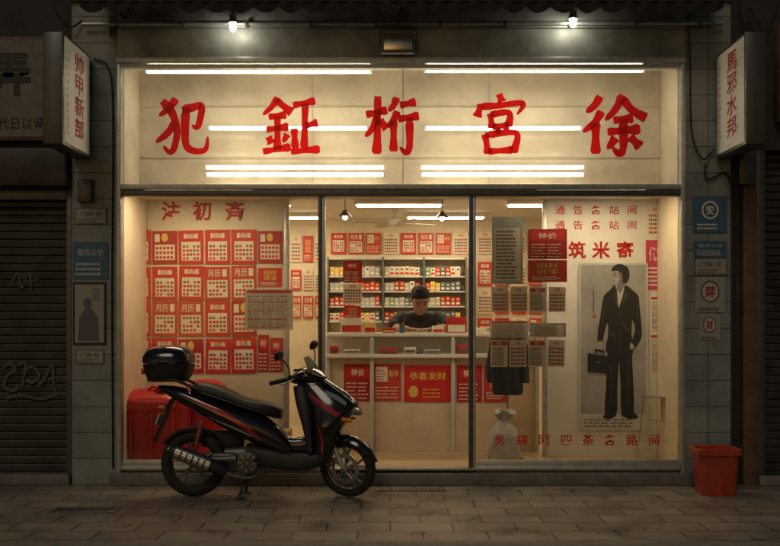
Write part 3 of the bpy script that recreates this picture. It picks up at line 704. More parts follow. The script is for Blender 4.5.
b=B(); b.lathe([(.02,.72),(.17,.72),(.18,.74),(.17,.76),(.02,.765)],(px_,py_+.1,FZ),m_ink,28,'Z',close=True); b.done('seat',st)
for k in range(4):
    a=R(45+90*k); b=B(); b.tube([(px_+.10*math.cos(a),py_+.1+.10*math.sin(a),FZ+.72),(px_+.2*math.cos(a),py_+.1+.2*math.sin(a),FZ)],.012,m_chr,8); b.done('leg',st)

# ------------------------------------------------------------ things inside
tb_=thing('plastic_tub',(PX(165,.45),.45,FZ),'large red plastic tub with lid inside the window','tub')
def sq(c,hx,hy,z,n=4): return (Vector((c[0],c[1],z)),(1,0,0),(0,1,0),hx,hy,n)
c=(PX(158,.42),.42)
b=B(); b.loft([sq(c,.27,.20,FZ),sq(c,.30,.23,FZ+.1),sq(c,.33,.25,FZ+.46),sq(c,.345,.265,FZ+.54),sq(c,.355,.28,FZ+.54),sq(c,.355,.28,FZ+.59),sq(c,.34,.26,FZ+.59)],m_tub,40)
for k in (-.2,0,.2): b.box(c[0]+k-.012,c[1]-.262,FZ+.10,c[0]+k+.012,c[1]-.22,FZ+.50,m_tub,.006)
b.done('tub_body',tb_)
b=B(); b.loft([sq(c,.345,.265,FZ+.593),sq(c,.345,.262,FZ+.62,4),sq(c,.31,.23,FZ+.66,3.4),sq(c,.22,.15,FZ+.71,2.8),sq(c,.08,.05,FZ+.73,2)],m_tub,40); b.tube([(c[0]-.1,c[1]-.12,FZ+.68),(c[0],c[1]-.15,FZ+.75),(c[0]+.1,c[1]-.12,FZ+.68)],.015,m_tub,8,smooth=3); b.done('lid',tb_)
c=(PX(205,.5),.55)
b=B(); b.loft([sq(c,.15,.15,FZ,2.5),sq(c,.18,.17,FZ+.35,2.5),sq(c,.19,.18,FZ+.68,2.5),sq(c,.20,.19,FZ+.70,2.5),sq(c,.19,.18,FZ+.74,2.4),sq(c,.10,.10,FZ+.79,2.2)],m_tub,30); b.done('plastic_bucket',label='red plastic bucket with lid beside the tub',cat='bucket')
b=B(); b.box(PX(252,.5),.42,FZ+.001,PX(290,.5),.72,FZ+.30,m_card,.006); b.box(PX(269,.42),.4175,FZ+.02,PX(273,.42),.4195,FZ+.29,m_paper); b.box(PX(256,.5),.416,FZ+.08,PX(266,.5),.4185,FZ+.16,m_red2); b.done('cardboard_box',label='taped cardboard box on the shop floor',cat='box')
jk=thing('coat_stand',(PX(508,.6),.6,FZ),'thin metal coat stand behind the window','coat stand')
jx=PX(508,.6)
b=B(); b.tube([(jx,.62,FZ+.02),(jx,.62,FZ+1.32)],.012,m_chr,10); b.lathe([(.0,0),(.16,0),(.16,.012),(.02,.03)],(jx,.62,FZ),m_ink,24,'Z'); b.done('stand_pole',jk)
b=B(); b.tube([(jx-.05,.62,FZ+1.28),(jx,.6,FZ+1.3),(jx+.05,.62,FZ+1.28)],.008,m_chr,8); b.done('hook',jk)
b=B(); q=[]
for z,hx,hy,xo in ((1.28,.04,.03,0),(1.24,.13,.05,0),(1.15,.16,.06,.005),(1.0,.15,.065,.01),(.85,.145,.06,0),(.68,.155,.055,-.01),(.64,.14,.045,-.01)):
    q.append((Vector((jx+xo,.6,FZ+z)),(1,0,0),(0,1,0),hx,hy,2.4))
b.loft(q,m_jack,30)
for sg in (-1,1): b.tube([(jx+sg*.12,.59,FZ+1.22),(jx+sg*.17,.57,FZ+1.0),(jx+sg*.175,.57,FZ+.76)],[.05,.045,.035],m_jack,12,smooth=4)
for v in b.bm.verts: v.co.y+=.012*math.sin(v.co.x*60+v.co.z*6); v.co.x+=.008*math.sin(v.co.z*17)
b.done('jacket',label='dark jacket hanging on the coat stand',cat='jacket')
bx=PX(503,.4)
b=B(); q=[]
for z,h in ((0,.12),(.04,.15),(.14,.155),(.24,.145),(.32,.12),(.385,.06),(.41,.035),(.44,.06),(.49,.10),(.50,.07)):
    q.append((Vector((bx+z*.03,.38,FZ+z)),(1,0,0),(0,1,0),h,h*.8,2.3))
b.loft(q,m_bag,48)
for v in b.bm.verts:
    a=math.atan2(v.co.y-.38,v.co.x-bx); k=1+.09*math.sin(a*5+v.co.z*13)+.05*math.sin(a*11-v.co.z*30)+random.uniform(-.03,.03); v.co.x=bx+(v.co.x-bx)*k; v.co.y=.38+(v.co.y-.38)*k; v.co.z+=(.02*math.sin(a*3)+random.uniform(-.01,.01)) if v.co.z>FZ+.43 else 0
b.done('plastic_bag',label='knotted white plastic bag standing on the floor',cat='bag',angle=60)
wx=PX(654,.5)
b=B()
for dx in (-.14,.14):
    b.tube([(wx+dx,.45,FZ),(wx+dx*.6,.5,FZ+.62)],.006,m_chr,8); b.tube([(wx+dx,.62,FZ),(wx+dx*.6,.55,FZ+.62)],.006,m_chr,8)
for z in (.2,.4): b.tube([(wx-.12,.47,FZ+z),(wx+.12,.47,FZ+z)],.005,m_chr,6)
b.box(wx-.10,.46,FZ+.62,wx+.10,.6,FZ+.632,m_chr,.004); b.done('wire_stand',label='folding wire stand beside the figure poster',cat='stand')

# ------------------------------------------------------------ facade signs
def psign(pxf,s,label,chars):
    X=PX(pxf,0); t=.17
    o=thing('projecting_sign',(X-s*t/2,-.4,PZ(160,0)),label,'sign')
    zt_,zb_=PZ(57,0),PZ(160,0)
    x0,x1=sorted((X,X-s*t))
    b=B(); b.box(x0,-.80,zb_,x1,-.06,zt_,m_alud,.012); b.done('sign_box',o)
    b=B(); xf=X+s*.003
    b.poly([(xf,-.775,zb_+.03),(xf,-.085,zb_+.03),(xf,-.085,zt_-.03),(xf,-.775,zt_-.03)],m_white); b.done('sign_face',o,recalc=False)
    M=Matrix.Translation((X+s*.006,-.43,0))@Matrix.Rotation(R(90*s),4,'Z')
    for i,t_ in enumerate(chars):
        b=B(); b.text(t_,0.05,zt_-.17-i*.19,.19,0,m_red2,.008,1.4,M); b.done('sign_letter',o,recalc=False)
    b=B(); bars(b,-.29,-.20,zb_+.1,zt_-.1,12,m_ink2,0,.5,.1); b.xf(M); b.done('small_print',o,recalc=False)
    for zz_ in (zt_-.12,zb_+.12):
        b=B(); b.tube([(X-s*t/2,-.06,zz_),(X-s*t/2,-.0,zz_)],.02,m_alud,8); b.done('bracket',o)
psign(92,1,'pale projecting box sign with dark red characters','帅甲新部')
psign(714,-1,'pale projecting box sign with worn red characters','馬邪水邦')
for k,a in (('plq',(75,208,107,224)),('plqb',(73,242,108,279)),('frame',(73,282,106,345)),('blue',(693,196,727,233)),('plqb',(694,241,727,257)),('plq',(694,258,727,275)),('sticker',(695,277,725,312)),('sticker',(699,314,720,340)),('plq',(76,350,104,364))):
    sheet(k,*a,-.03,'fixed to the tiled column')
nl=thing('neighbour_shop',(PX(0,0)-.8,.1,0),'dark closed shop with a graffitied roller shutter','shop')
XN=PX(72,0)
b=B(); b.box(-12,.0,PZ(190,0),XN-.003,6,7.5,m_dark); b.box(-12,.0,0,-5.2,6,PZ(190,0)+.002,m_dark); b.done('wall',nl)
def shutter(x0,x1,z0,z1,y):
    b=B(); z=z0
    i=b.mi(m_shut); prev=None
    while z<z1:
        for dz,dy in ((0,0),(.012,-.018),(.05,-.022),(.066,-.004)):
            a=b.bm.verts.new((x0,y+dy,z+dz)); c=b.bm.verts.new((x1,y+dy,z+dz))
            if prev: f=b.bm.faces.new([prev[0],prev[1],c,a]); f.material_index=i
            prev=(a,c)
        z+=.075
    return b
shutter(-5.2,XN-.05,.02,PZ(192,0),.12).done('roller_shutter',nl,recalc=False)
b=B()
for k,pts in enumerate(([(2,90),(20,100),(34,84),(12,66),(6,40),(30,30),(44,48)],[(40,96),(60,104),(56,60),(48,30)],[(56,80),(78,92),(96,70),(80,52),(62,58)],[(90,40),(110,60),(130,96),(134,50),(140,20)],[(10,10),(50,18),(100,8),(150,24)],[(120,60),(150,64)])):
    b.stroke(pts,4.5,PX(2,.09),PZ(402,.09),.0036,.092-.0008*k,m_graf,'t' if k%2 else 'n')
b.done('graffiti',nl,recalc=False)
b=B()
for k,pts in enumerate(([(0,60),(20,90),(30,40),(50,80)],[(60,90),(64,30)],[(50,60),(90,70)])):
    b.stroke(pts,4,PX(12,.09),PZ(300,.09),.0028,.092-.0008*k,m_graf,'t')
b.done('graffiti',nl,recalc=False)
b=B(); b.box(XN-.05,-.01,0,XN-.003,.2,PZ(190,0)-.002,m_alud,.004); b.box(-5.2,-.015,PZ(200,0),XN-.052,.1,PZ(190,0)-.002,m_alud,.004); b.done('shutter_guide',nl)
b=B(); b.box(-5.2,-.08,0,XN-.005,.1,.1,m_stone,.01); b.done('step',nl)
b=B(); b.box(-5.6,-.14,PZ(188,0),XN-.01,-.02,PZ(150,0),m_shut,.02); b.done('shutter_box',nl)
sb=thing('shop_sign',(PX(10,0),-.1,PZ(145,0)),'dim cream signboard with black characters','sign')
b=B(); b.box(-5.6,-.12,PZ(143,0),PX(50,0),-.02,PZ(40,0),m_brown,.01); b.done('sign_board',sb)
b=B(); b.rect(-5.55,PZ(139,0),PX(48,0),PZ(44,0),-.123,m_board); b.done('sign_face',sb,recalc=False)
b=B(); b.text('弄',PX(13,0),PZ(78,0),.42,-.127,m_ink,.03); b.done('sign_letter',sb,recalc=False)
b=B(); b.text('代日以诗',PX(26,0),PZ(126,0),.12,-.127,m_ink,.01,.9); b.done('small_print',sb,recalc=False)
nr=thing('neighbour_shop',(PX(780,0)+.8,.1,0),'dark closed building with a brown door post','shop')
XQ=PX(730,0)
b=B(); b.box(XQ+.003,.0,PZ(150,0),12,6,7.5,m_dark); b.box(5.4,.0,0,12,6,PZ(150,0)+.002,m_dark); b.done('wall',nr)
shutter(XQ+.33,5.4,.02,PZ(150,0),.16).done('roller_shutter',nr,recalc=False)
b=B(); b.box(XQ+.005,-.005,0,XQ+.10,.3,PZ(150,0)-.002,m_dark,.01); b.box(XQ+.11,-.04,0,XQ+.24,.3,PZ(150,0)-.002,m_brown,.01); b.box(XQ+.245,-.0,0,XQ+.33,.3,PZ(150,0)-.002,m_alud,.01); b.done('door_post',nr)
b=B(); b.box(XQ+.4,-.14,PZ(125,0),5.6,-.003,PZ(28,0),m_brown,.02); b.done('shop_sign',label='dark brown blank signboard on the closed building',cat='sign')
b=B(); b.box(XQ+.24,-.10,.0,5.4,-.045,.09,m_stone,.01); b.done('step',nr)

# ------------------------------------------------------------ awning, lamps, cables
aw=thing('awning',(0,-.3,4.3),'dark fabric awning with a scalloped edge','awning')
b=B(); i=b.mi(m_awn); n=260; xa,xb=PX(80,-.5),PX(724,-.5)
za=PZ(0,-.5); zb=PZ(13,-.5)
top=[];bot=[]
for k in range(n+1):
    x=xa+(xb-xa)*k/n; sc=abs(math.sin(k/n*math.pi*26)); yy=-.5+.012*math.sin(k*.9)
    top.append(b.bm.verts.new((x,yy,za))); bot.append(b.bm.verts.new((x,yy,zb+.055*(1-sc))))
for k in range(n):
    f=b.bm.faces.new([bot[k],bot[k+1],top[k+1],top[k]]); f.material_index=i
b.done('valance',aw,recalc=False)
b=B(); b.poly([(xa,-.5,za),(xb,-.5,za),(xb,-.07,za+.45),(xa,-.07,za+.45)],m_awn); b.done('canopy',aw,recalc=False)
b=B(); b.tube([(xa,-.5,za),(xb,-.5,za)],.014,m_alud,8); b.done('awning_rail',aw)
for px,py in ((233,25),(573,21)):
    x=PX(px,-.2); z=PZ(py,-.2); o=thing('spotlight',(x,-.2,z),'small lit bulb spotlight under the awning','lamp','bulb spotlights above the sign')
    b=B(); b.lathe([(.0,.09),(.03,.09),(.035,.05),(.050,.015),(.046,.015),(.03,.05),(0.0,.06)],(x,-.2,z),m_chr,20,'Z',close=False); b.tube([(x,-.2,z+.09),(x,-.2,z+.2),(x,-.07,z+.22)],.008,m_alud,8); b.done('lamp_shade',o)
    b=B(); tb=bmesh.new(); bmesh.ops.create_uvsphere(tb,u_segments=16,v_segments=10,radius=.030); b.app(tb,m_bulb,Matrix.Translation((x,-.2,z-.015))@Matrix.Diagonal((1,1,1.5,1))); b.done('lamp_bulb',o)
fl=thing('floodlight',(PX(398,-.12),-.12,PZ(54,-.12)),'boxy unlit floodlight with ribbed housing','lamp')
b=B(); x0,x1=PX(381,-.15),PX(415,-.15); b.box(x0,-.15,PZ(53,-.15),x1,-.08,PZ(33,-.15),m_ink2,.01)
for k in range(6): b.box(x0+.02+k*.045,-.075,PZ(52,-.15),x0+.03+k*.045,-.05,PZ(34,-.15),m_ink2)
b.done('housing',fl)
b=B(); b.box(x0+.025,-.156,PZ(50,-.15),x1-.025,-.151,PZ(38,-.15),m_chr,.002); b.done('lamp_glass',fl)
b=B(); b.tube([(x0-.012,-.11,PZ(44,-.15)),(x0-.012,-.11,PZ(26,-.15)),(x1+.012,-.11,PZ(26,-.15)),(x1+.012,-.11,PZ(44,-.15))],.008,m_alud,8); b.tube([(PX(398,0),-.11,PZ(26,-.15)),(PX(398,0),-.11,PZ(12,-.15))],.01,m_alud,8); b.done('bracket',fl)
b=B(); b.tube([(PX(85,0),-.085,PZ(27,0)),(PX(720,0),-.085,PZ(26,0))],.017,m_alu,10)
for px in range(120,700,64): b.box(PX(px,0)-.012,-.11,PZ(29.5,0),PX(px,0)+.012,-.062,PZ(24,0),m_alud,.003)
b.done('conduit_pipe',label='grey conduit pipe clipped along the header beam',cat='pipe')
def cable(pts,r=.009,lb='black cable sagging across the facade'):
    b=B(); b.tube(pts,r,m_cable,8,smooth=6); b.done('cable',label=lb,cat='cable',group='loose cables on the facade')
cable([(PX(112,0),-.05,4.3),(PX(113,0),-.07,PZ(40,0)),(PX(118,0),-.06,PZ(14,0)),(PX(128,0),-.1,PZ(22,0)),(PX(132,0),-.09,PZ(12,0))])
cable([(PX(95,0),-.04,PZ(60,0)),(PX(110,0),-.05,PZ(70,0)),(PX(114,0),-.035,PZ(120,0)),(PX(113,0),-.035,PZ(300,0)),(PX(114,0),-.035,PZ(468,0))],.008,'black cable running down the tiled column')
cable([(PX(686,0),-.05,PZ(10,0)),(PX(688,0),-.06,PZ(60,0)),(PX(690,0),-.05,PZ(130,0)),(PX(700,0),-.07,PZ(160,0)),(PX(712,0),-.06,PZ(150,0))])
cable([(PX(736,0),-.05,PZ(-10,0)),(PX(738,0),-.2,PZ(30,0)),(PX(745,0),-.12,PZ(12,0)),(PX(760,0),-.1,PZ(35,0)),(PX(775,0),-.05,PZ(5,0))])
cable([(PX(704,0),-.04,PZ(165,0)),(PX(706,0),-.05,PZ(180,0)),(PX(730,0),-.04,PZ(186,0)),(PX(733,0),-.035,PZ(340,0)),(PX(734,0),-.035,PZ(440,0))],.01,'black cable looping beside the column')
cable([(PX(70,0),-.1,4.5),(PX(60,0),-.15,PZ(10,0)),(PX(72,0),-.1,PZ(30,0)),(PX(84,0),-.05,PZ(22,0))])
b=B(); b.box(PX(80,0),-.09,PZ(203,0),PX(94,0),-.022,PZ(180,0),m_alud,.008); b.done('junction_box',label='small grey junction box on the tiled column',cat='junction box')
b=B(); b.box(PX(736,0),-.10,PZ(186,0),PX(752,0),-.002,PZ(160,0),m_alud,.008); b.done('junction_box',label='small grey junction box on the closed building',cat='junction box')

# ------------------------------------------------------------ bin
bxn,byn=PX(715,-.5),-.5
bn=thing('waste_bin',(bxn,byn,0),'square red plastic waste bin with folded rim','bin')
b=B(); b.loft([sq((bxn,byn),.145,.13,.0,7),sq((bxn,byn),.15,.135,.02,7),sq((bxn,byn),.17,.155,.36,7),sq((bxn,byn),.16,.145,.36,7),sq((bxn,byn),.14,.125,.03,7)],m_bin,48); b.done('bin_body',bn)
b=B(); b.loft([sq((bxn,byn),.172,.157,.345,7),sq((bxn,byn),.19,.175,.35,7),sq((bxn,byn),.192,.177,.40,7),sq((bxn,byn),.185,.17,.405,7),sq((bxn,byn),.162,.147,.40,7),sq((bxn,byn),.162,.147,.362,7)],m_bin,48); b.done('rim',bn)
for px,py,w,d in ((85,511,.26,.10),(412,490.5,.30,.05)):
    dd=F*1.5/(py-322); y=dd-9; x=(px-390)*dd/F
    b=B(); b.box(x-w,y-d,.002,x+w,y+d,.012,m_eng,.003)
    for k in range(14): b.box(x-w+.03+k*(2*w-.06)/14,y-d+.02,.0125,x-w+.03+k*(2*w-.06)/14+.012,y+d-.02,.016,m_ink)
    b.done('drain_cover',label='flat slotted metal drain cover in the pavement',cat='drain cover',group='drain covers in the pavement')
for k in range(26):
    x=random.uniform(-3.3,3.4); y=random.uniform(-2.3,-.15); s_=random.uniform(.008,.02); a=random.uniform(0,6.28)
    b=B(); b.poly([(x+s_*math.cos(a+t)*q,y+s_*math.sin(a+t)*q,.003+.004*(i%2)) for i,(t,q) in enumerate(((0,1.4),(1,.7),(2.1,.6),(3.14,1.3),(4.2,.6),(5.2,.8)))],random.choice((m_brown,m_skinp,m_ink2))); b.done('litter_scrap',label='tiny dry scrap lying on the pavement',cat='litter',group='scraps on the pavement')

# ------------------------------------------------------------ scooter
SY=-.67; SS=(9+SY)/F
def L(px,py): return ((px-262)*SS,(497-py)*SS)
sc=thing('scooter',(PX(262,SY),SY,0),'black and red motor scooter with top box parked on the pavement','scooter')
sc.rotation_euler=(R(-1.5),0,R(-3))
def D(b,nm,par=None,**k): return b.done(nm,par or sc,local=True,**k)
def wheel(parent,cx,cz,r,tw,M=None,disc=True):
    grp=B(); pr_=[]
    for k in range(16):
        a=2*math.pi*k/16; pr_.append((r-tw+ (tw)*math.cos(a),tw*.95*math.sin(a)))
    grp.lathe(pr_,(cx,0,cz),m_rub,56)
    for k in range(40):
        a=2*math.pi*k/40
        for sg in (-1,1):
            p=Vector((cx+(r-.004)*math.cos(a),sg*.012,cz+(r-.004)*math.sin(a))); q=Vector((cx+(r-.014)*math.cos(a+.05),sg*.036,cz+(r-.014)*math.sin(a+.05)))
            grp.tube([p,q],.006,m_rub,5)
    if M: grp.xf(M)
    D(grp,'tyre')
    g2=B(); ri=r-tw*1.75
    g2.lathe([(ri+.018,-.035),(ri+.020,-.03),(ri-.004,-.022),(ri-.008,0),(ri-.004,.022),(ri+.020,.03),(ri+.018,.035),(ri+.03,.03),(ri+.03,-.03)],(cx,0,cz),m_chr,48)
    g2.lathe([(.012,-.06),(.035,-.055),(.042,-.03),(.042,.05),(.012,.06)],(cx,0,cz),m_eng,24)
    for k in range(5):
        a=2*math.pi*k/5+.3
        for da in (-.16,.16):
            g2.tube([(cx+.035*math.cos(a),-.012,cz+.035*math.sin(a)),(cx+ri*.55*math.cos(a+da*.5),-.018,cz+ri*.55*math.sin(a+da*.5)),(cx+ri*math.cos(a+da*1.3),-.012,cz+ri*math.sin(a+da*1.3))],[.014,.010,.011],m_eng,8)
    if M: g2.xf(M)
    D(g2,'rim')
    if disc:
        g3=B(); rd=ri*.72
        g3.lathe([(rd,-.052),(rd,-.048),(rd*.72,-.048),(rd*.72,-.052)],(cx,0,cz),m_chr,40)
        for k in range(5):
            a=2*math.pi*k/5; g3.tube([(cx+.03*math.cos(a),-.05,cz+.03*math.sin(a)),(cx+rd*.75*math.cos(a+.3),-.05,cz+rd*.75*math.sin(a+.3))],.006,m_chr,6)
        g3.box(cx-rd-.035,-.075,cz+.01,cx-rd+.03,-.03,cz+.085,m_eng,.008)
        if M: g3.xf(M)
        D(g3,'brake_disc')
rw=L(193,462); rwx,rwz=rw[0],.285
fwx,fwz=L(348,467)[0],.262
ax0=Vector((fwx-.02,0,fwz)); ax1=Vector((.40,0,1.02)); ax=(ax1-ax0).normalized()
SM=Matrix.Translation(ax0)@Matrix.Rotation(R(-22),4,ax)@Matrix.Translation(-ax0)
wheel(sc,rwx,rwz,.285,.052,disc=False)
wheel(sc,fwx,fwz,.258,.043,SM)
BR=[(-.90,.955,.925,.03),(-.84,.955,.885,.08),(-.70,.94,.80,.13),(-.52,.885,.70,.155),(-.34,.82,.60,.165),(-.15,.76,.50,.165),(.02,.70,.42,.155),(.16,.60,.37,.14),(.26,.46,.34,.12)]
b=B(); b.loftx(BR,m_blk,2.6,4,32); D(b,'body_panel')
b=B(); b.loftx([(-.12,.46,.30,.13),(.05,.44,.26,.165),(.25,.40,.235,.17),(.42,.39,.24,.165),(.55,.42,.30,.14)],m_blkm,4,4,32)
D(b,'floorboard')
b=B(); b.loftx([(.04,.60,.36,.07),(.18,.53,.37,.075),(.34,.52,.37,.075),(.46,.60,.37,.08)],m_blk,3,3,24); D(b,'centre_tunnel')
CR=[(.28,.47,.56,.10),(.36,.44,.62,.15),(.48,.44,.66,.185),(.62,.43,.72,.20),(.72,.41,.80,.185),(.80,.37,.83,.165),(.88,.33,.76,.135),(.96,.30,.64,.10),(1.02,.31,.54,.07)]
b=B(); b.loftz(CR,m_blk,2.3,4,36); D(b,'front_cowl')
b=B(); b.loftz([(.40,.40,.47,.16),(.60,.36,.46,.17),(.80,.30,.44,.15),(.95,.27,.40,.10)],m_blkm,3.5,3,24); D(b,'leg_shield')
b=B(); b.loftx([(-.60,.955,.90,.10),(-.54,.985,.87,.13),(-.40,.965,.82,.145),(-.28,.915,.80,.15),(-.15,.855,.755,.15),(0,.825,.71,.14),(.10,.80,.68,.11),(.17,.755,.67,.06)],m_seat,2.8,4,32); D(b,'saddle')
b=B(); b.tube([(-.50,-.147,.90),(-.3,-.157,.835),(-.12,-.158,.775),(.06,-.135,.72)],.004,m_alud,6,smooth=4); D(b,'seat_piping')
def hwall(x,z):
    for p,q in zip(BR,BR[1:]):
        if p[0]<=x<=q[0]:
            t=(x-p[0])/(q[0]-p[0]); a=[p[i]+(q[i]-p[i])*t for i in range(4)]; c_=(a[1]+a[2])/2; h=(a[1]-a[2])/2; u=min(.97,abs(z-c_)/h); return a[3]*(1-u**2.6)**(1/2.6)
    return .12
def fcw(x,z):
    for p,q in zip(CR,CR[1:]):
        if p[0]<=z<=q[0]:
            t=(z-p[0])/(q[0]-p[0]); a=[p[i]+(q[i]-p[i])*t for i in range(4)]; c_=(a[1]+a[2])/2; h=(a[2]-a[1])/2; u=min(.97,abs(x-c_)/h); return a[3]*(1-u**2.3)**(1/2.3)
    return .1
def strip(nm,top,bot,m,off=.004,fn=hwall):
    top=catm(top,6);bot=catm(bot,6)
    for sg in (-1,1):
        b=B(); rows=[]
        for (x0,z0),(x1,z1) in zip(top,bot):
            rows.append([b.bm.verts.new((x0+(x1-x0)*t/4,sg*(fn(x0+(x1-x0)*t/4,z0+(z1-z0)*t/4)+off),z0+(z1-z0)*t/4)) for t in range(5)])
        for r0,r1 in zip(rows,rows[1:]):
            for k in range(4):
                f=b.bm.faces.new([r0[k],r1[k],r1[k+1],r0[k+1]]); f.material_index=b.mi(m); f.smooth=True
        D(b,nm)
strip('body_stripe',[(-.66,.885),(-.46,.815),(-.28,.735),(-.10,.62),(.02,.50)],[(-.62,.865),(-.46,.775),(-.28,.685),(-.11,.585),(.00,.495)],m_pred,.005)
strip('body_trim',[(-.45,.70),(-.25,.625),(-.06,.54)],[(-.44,.688),(-.25,.607),(-.05,.525)],m_alu,.005)
strip('cowl_stripe',[(.42,.90),(.50,.85),(.60,.785),(.70,.725)],[(.41,.885),(.48,.82),(.57,.75),(.66,.70)],m_pred,.006,fcw)
strip('cowl_trim',[(.50,.62),(.53,.50),(.53,.38)],[(.52,.61),(.545,.50),(.54,.39)],m_pred,.006,fcw)
strip('position_light',[(.56,.92),(.66,.88),(.74,.82)],[(.55,.885),(.64,.845),(.73,.79)],m_lens,.008,fcw)
b=B(); b.loft([((.76,0,.755),(0,1,0),(-.35,0,1),.12,.05,2.4),((.82,0,.745),(0,1,0),(-.35,0,1),.105,.046,2.4),((.855,0,.735),(0,1,0),(-.35,0,1),.06,.028,2.2)],m_lens,24); D(b,'headlight')
for sg in (-1,1):
    b=B(); b.loft([((.70,sg*.15,.68),(0,1,0),(0,0,1),.03,.022,2),((.755,sg*.17,.67),(0,1,0),(0,0,1),.03,.02,2),((.79,sg*.165,.665),(0,1,0),(0,0,1),.012,.01,2)],m_amber,14); D(b,'turn_signal')
b=B(); rs=[]
for k in range(22):
    a=R(14+k*6.2); rr=.258+.026+ (.010 if k in(0,21) else 0)
    hw_=.066*(1-.55*abs((k-11)/11)**3)
    ring=[]
    for j in range(13):
        t=-1+2*j/12; ring.append(Vector((fwx+(rr-.045*abs(t)**2.5)*math.cos(a),t*hw_,fwz+(rr-.045*abs(t)**2.5)*math.sin(a))))
    for j in range(12,-1,-1):
        t=-1+2*j/12; ring.append(Vector((fwx+(rr-.006-.045*abs(t)**2.5)*math.cos(a),t*(hw_-.004),fwz+(rr-.006-.045*abs(t)**2.5)*math.sin(a))))
    rs.append(ring)
b.rings(rs,m_blk); b.xf(SM); D(b,'front_fender')
for sg in (-1,1):
    b=B(); p0=Vector((fwx,sg*.075,fwz)); p1=p0+ax*.36
    b.tube([p0-ax*.02,p0+ax*.20],.022,m_alu,12); b.tube([p0+ax*.19,p1],.015,m_chr,12); b.tube([p0-Vector((0,sg*.02,0)),p0+Vector((0,sg*.03,0))],.02,m_eng,10); b.xf(SM); D(b,'fork')
b=B(); b.loftx([(.24,1.02,.99,.05),(.29,1.07,.97,.11),(.37,1.11,.98,.13),(.45,1.10,1.0,.12),(.52,1.06,1.0,.07),(.55,1.04,1.01,.03)],m_blk,2.4,3,28); b.xf(SM); hc=D(b,'handlebar_cover')
b=B(); b.loft([((.31,0,1.085),(1,0,.1),(0,1,0),.04,.07,3),((.315,0,1.105),(1,0,.1),(0,1,0),.036,.065,3)],m_blk,24); b.xf(SM); D(b,'speedometer')
b=B(); b.loft([((.47,0,1.05),(0,1,0),(-.5,0,1),.10,.006,2.5),((.43,0,1.13),(0,1,0),(-.5,0,1),.085,.005,2.5),((.385,0,1.20),(0,1,0),(-.5,0,1),.05,.004,2.5)],m_blkm,24); b.xf(SM); D(b,'windscreen')
b=B(); b.tube([(.27,-.30,1.035),(.33,-.20,1.045),(.37,-.08,1.035),(.37,.08,1.035),(.33,.20,1.045),(.27,.30,1.035)],.013,m_blkm,10,smooth=3)
b.xf(SM); D(b,'handlebar')
for sg in (-1,1):
    b=B(); b.tube([(.31,sg*.235,1.042),(.295,sg*.26,1.04),(.235,sg*.355,1.03),(.23,sg*.362,1.03)],[.018,.02,.019,.022],m_rub,12); b.xf(SM); D(b,'grip')
    b=B(); b.tube([(.36,sg*.20,1.04),(.36,sg*.25,1.035),(.31,sg*.34,1.015)],[.010,.007,.006],m_chr,8,smooth=3); b.box(.31,sg*.19-.02,1.02,.36,sg*.19+.02,1.075,m_blkm,.008); b.xf(SM); D(b,'brake_lever')
    b=B(); hp_=(.30,sg*.30,1.245) ; b.tube([(.33,sg*.20,1.06),(.34,sg*.24,1.15),hp_],.006,m_blkm,8,smooth=4)
    b.loft([((.315,sg*.31,1.26),(0,1,0),(0.15,0,1),.045,.030,2.4),((.30,sg*.31,1.26),(0,1,0),(0.15,0,1),.062,.042,2.5),((.285,sg*.31,1.258),(0,1,0),(0.15,0,1),.060,.040,2.5)],m_blkm,20); 
    b.loft([((.2849,sg*.31,1.258),(0,1,0),(0.15,0,1),.054,.035,2.5),((.283,sg*.31,1.258),(0,1,0),(0.15,0,1),.053,.034,2.5)],m_chr,20)
    b.xf(SM); D(b,'mirror')
for sg in (-1,1):
    b=B(); b.tube([(.34,sg*.19,1.03),(.47,sg*.13,1.0),(.55,sg*.06,.92),(.60,sg*.05,.75),(fwx-.05,sg*.05,.5)],.005,m_cable,6,smooth=5)
    D(b,'brake_cable')
b=B(); b.loft([((-.86,0,.90),(0,1,0),(0,0,1),.09,.03,2.5),((-.91,0,.905),(0,1,0),(0,0,1),.075,.026,2.5),((-.935,0,.91),(0,1,0),(0,0,1),.04,.015,2.2)],m_rlens,20); D(b,'tail_light')
b=B(); b.loft([((-.78,0,.84),(0,1,0),(.8,0,.4),.08,.02,3),((-.84,0,.68),(0,1,0),(.8,0,.4),.075,.012,3),((-.91,0,.52),(0,1,0),(.8,0,.3),.07,.008,3),((-.93,0,.46),(0,1,0),(.8,0,.2),.06,.006,3)],m_blkm,20); D(b,'rear_fender')
b=B(); b.box(-.012,-.085,-.05,.0,.085,.05,m_whiteg,.002,Matrix.Translation((-.885,0,.66))@Matrix.Rotation(R(22),4,'Y')); D(b,'number_plate')
for sg in (-1,1):
    b=B(); b.tube([(-.82,sg*.05,.78),(-.83,sg*.12,.775)],.008,m_blkm,8); b.loft([((-.81,sg*.14,.775),(0,1,0),(0,0,1),.028,.02,2),((-.86,sg*.145,.775),(0,1,0),(0,0,1),.022,.015,2)],m_amber,14); D(b,'turn_signal')
b=B(); rs=[]
for k in range(12):
    a=R(58+k*8); ring=[]
    for j in range(9):
        t=-1+2*j/8; ring.append(Vector((rwx+(.318-.03*t*t)*math.cos(a),t*.06,rwz+(.318-.03*t*t)*math.sin(a))))
    for j in range(8,-1,-1):
        t=-1+2*j/8; ring.append(Vector((rwx+(.312-.03*t*t)*math.cos(a),t*.056,rwz+(.312-.03*t*t)*math.sin(a))))
    rs.append(ring)
b.rings(rs,m_blkm); D(b,'wheel_hugger')
b=B()
for sg in (-1,1): b.tube([(-.55,sg*.13,.93),(-.72,sg*.15,1.0),(-.92,sg*.12,1.0),(-.98,sg*.05,1.0)],.013,m_blkm,10,smooth=4)
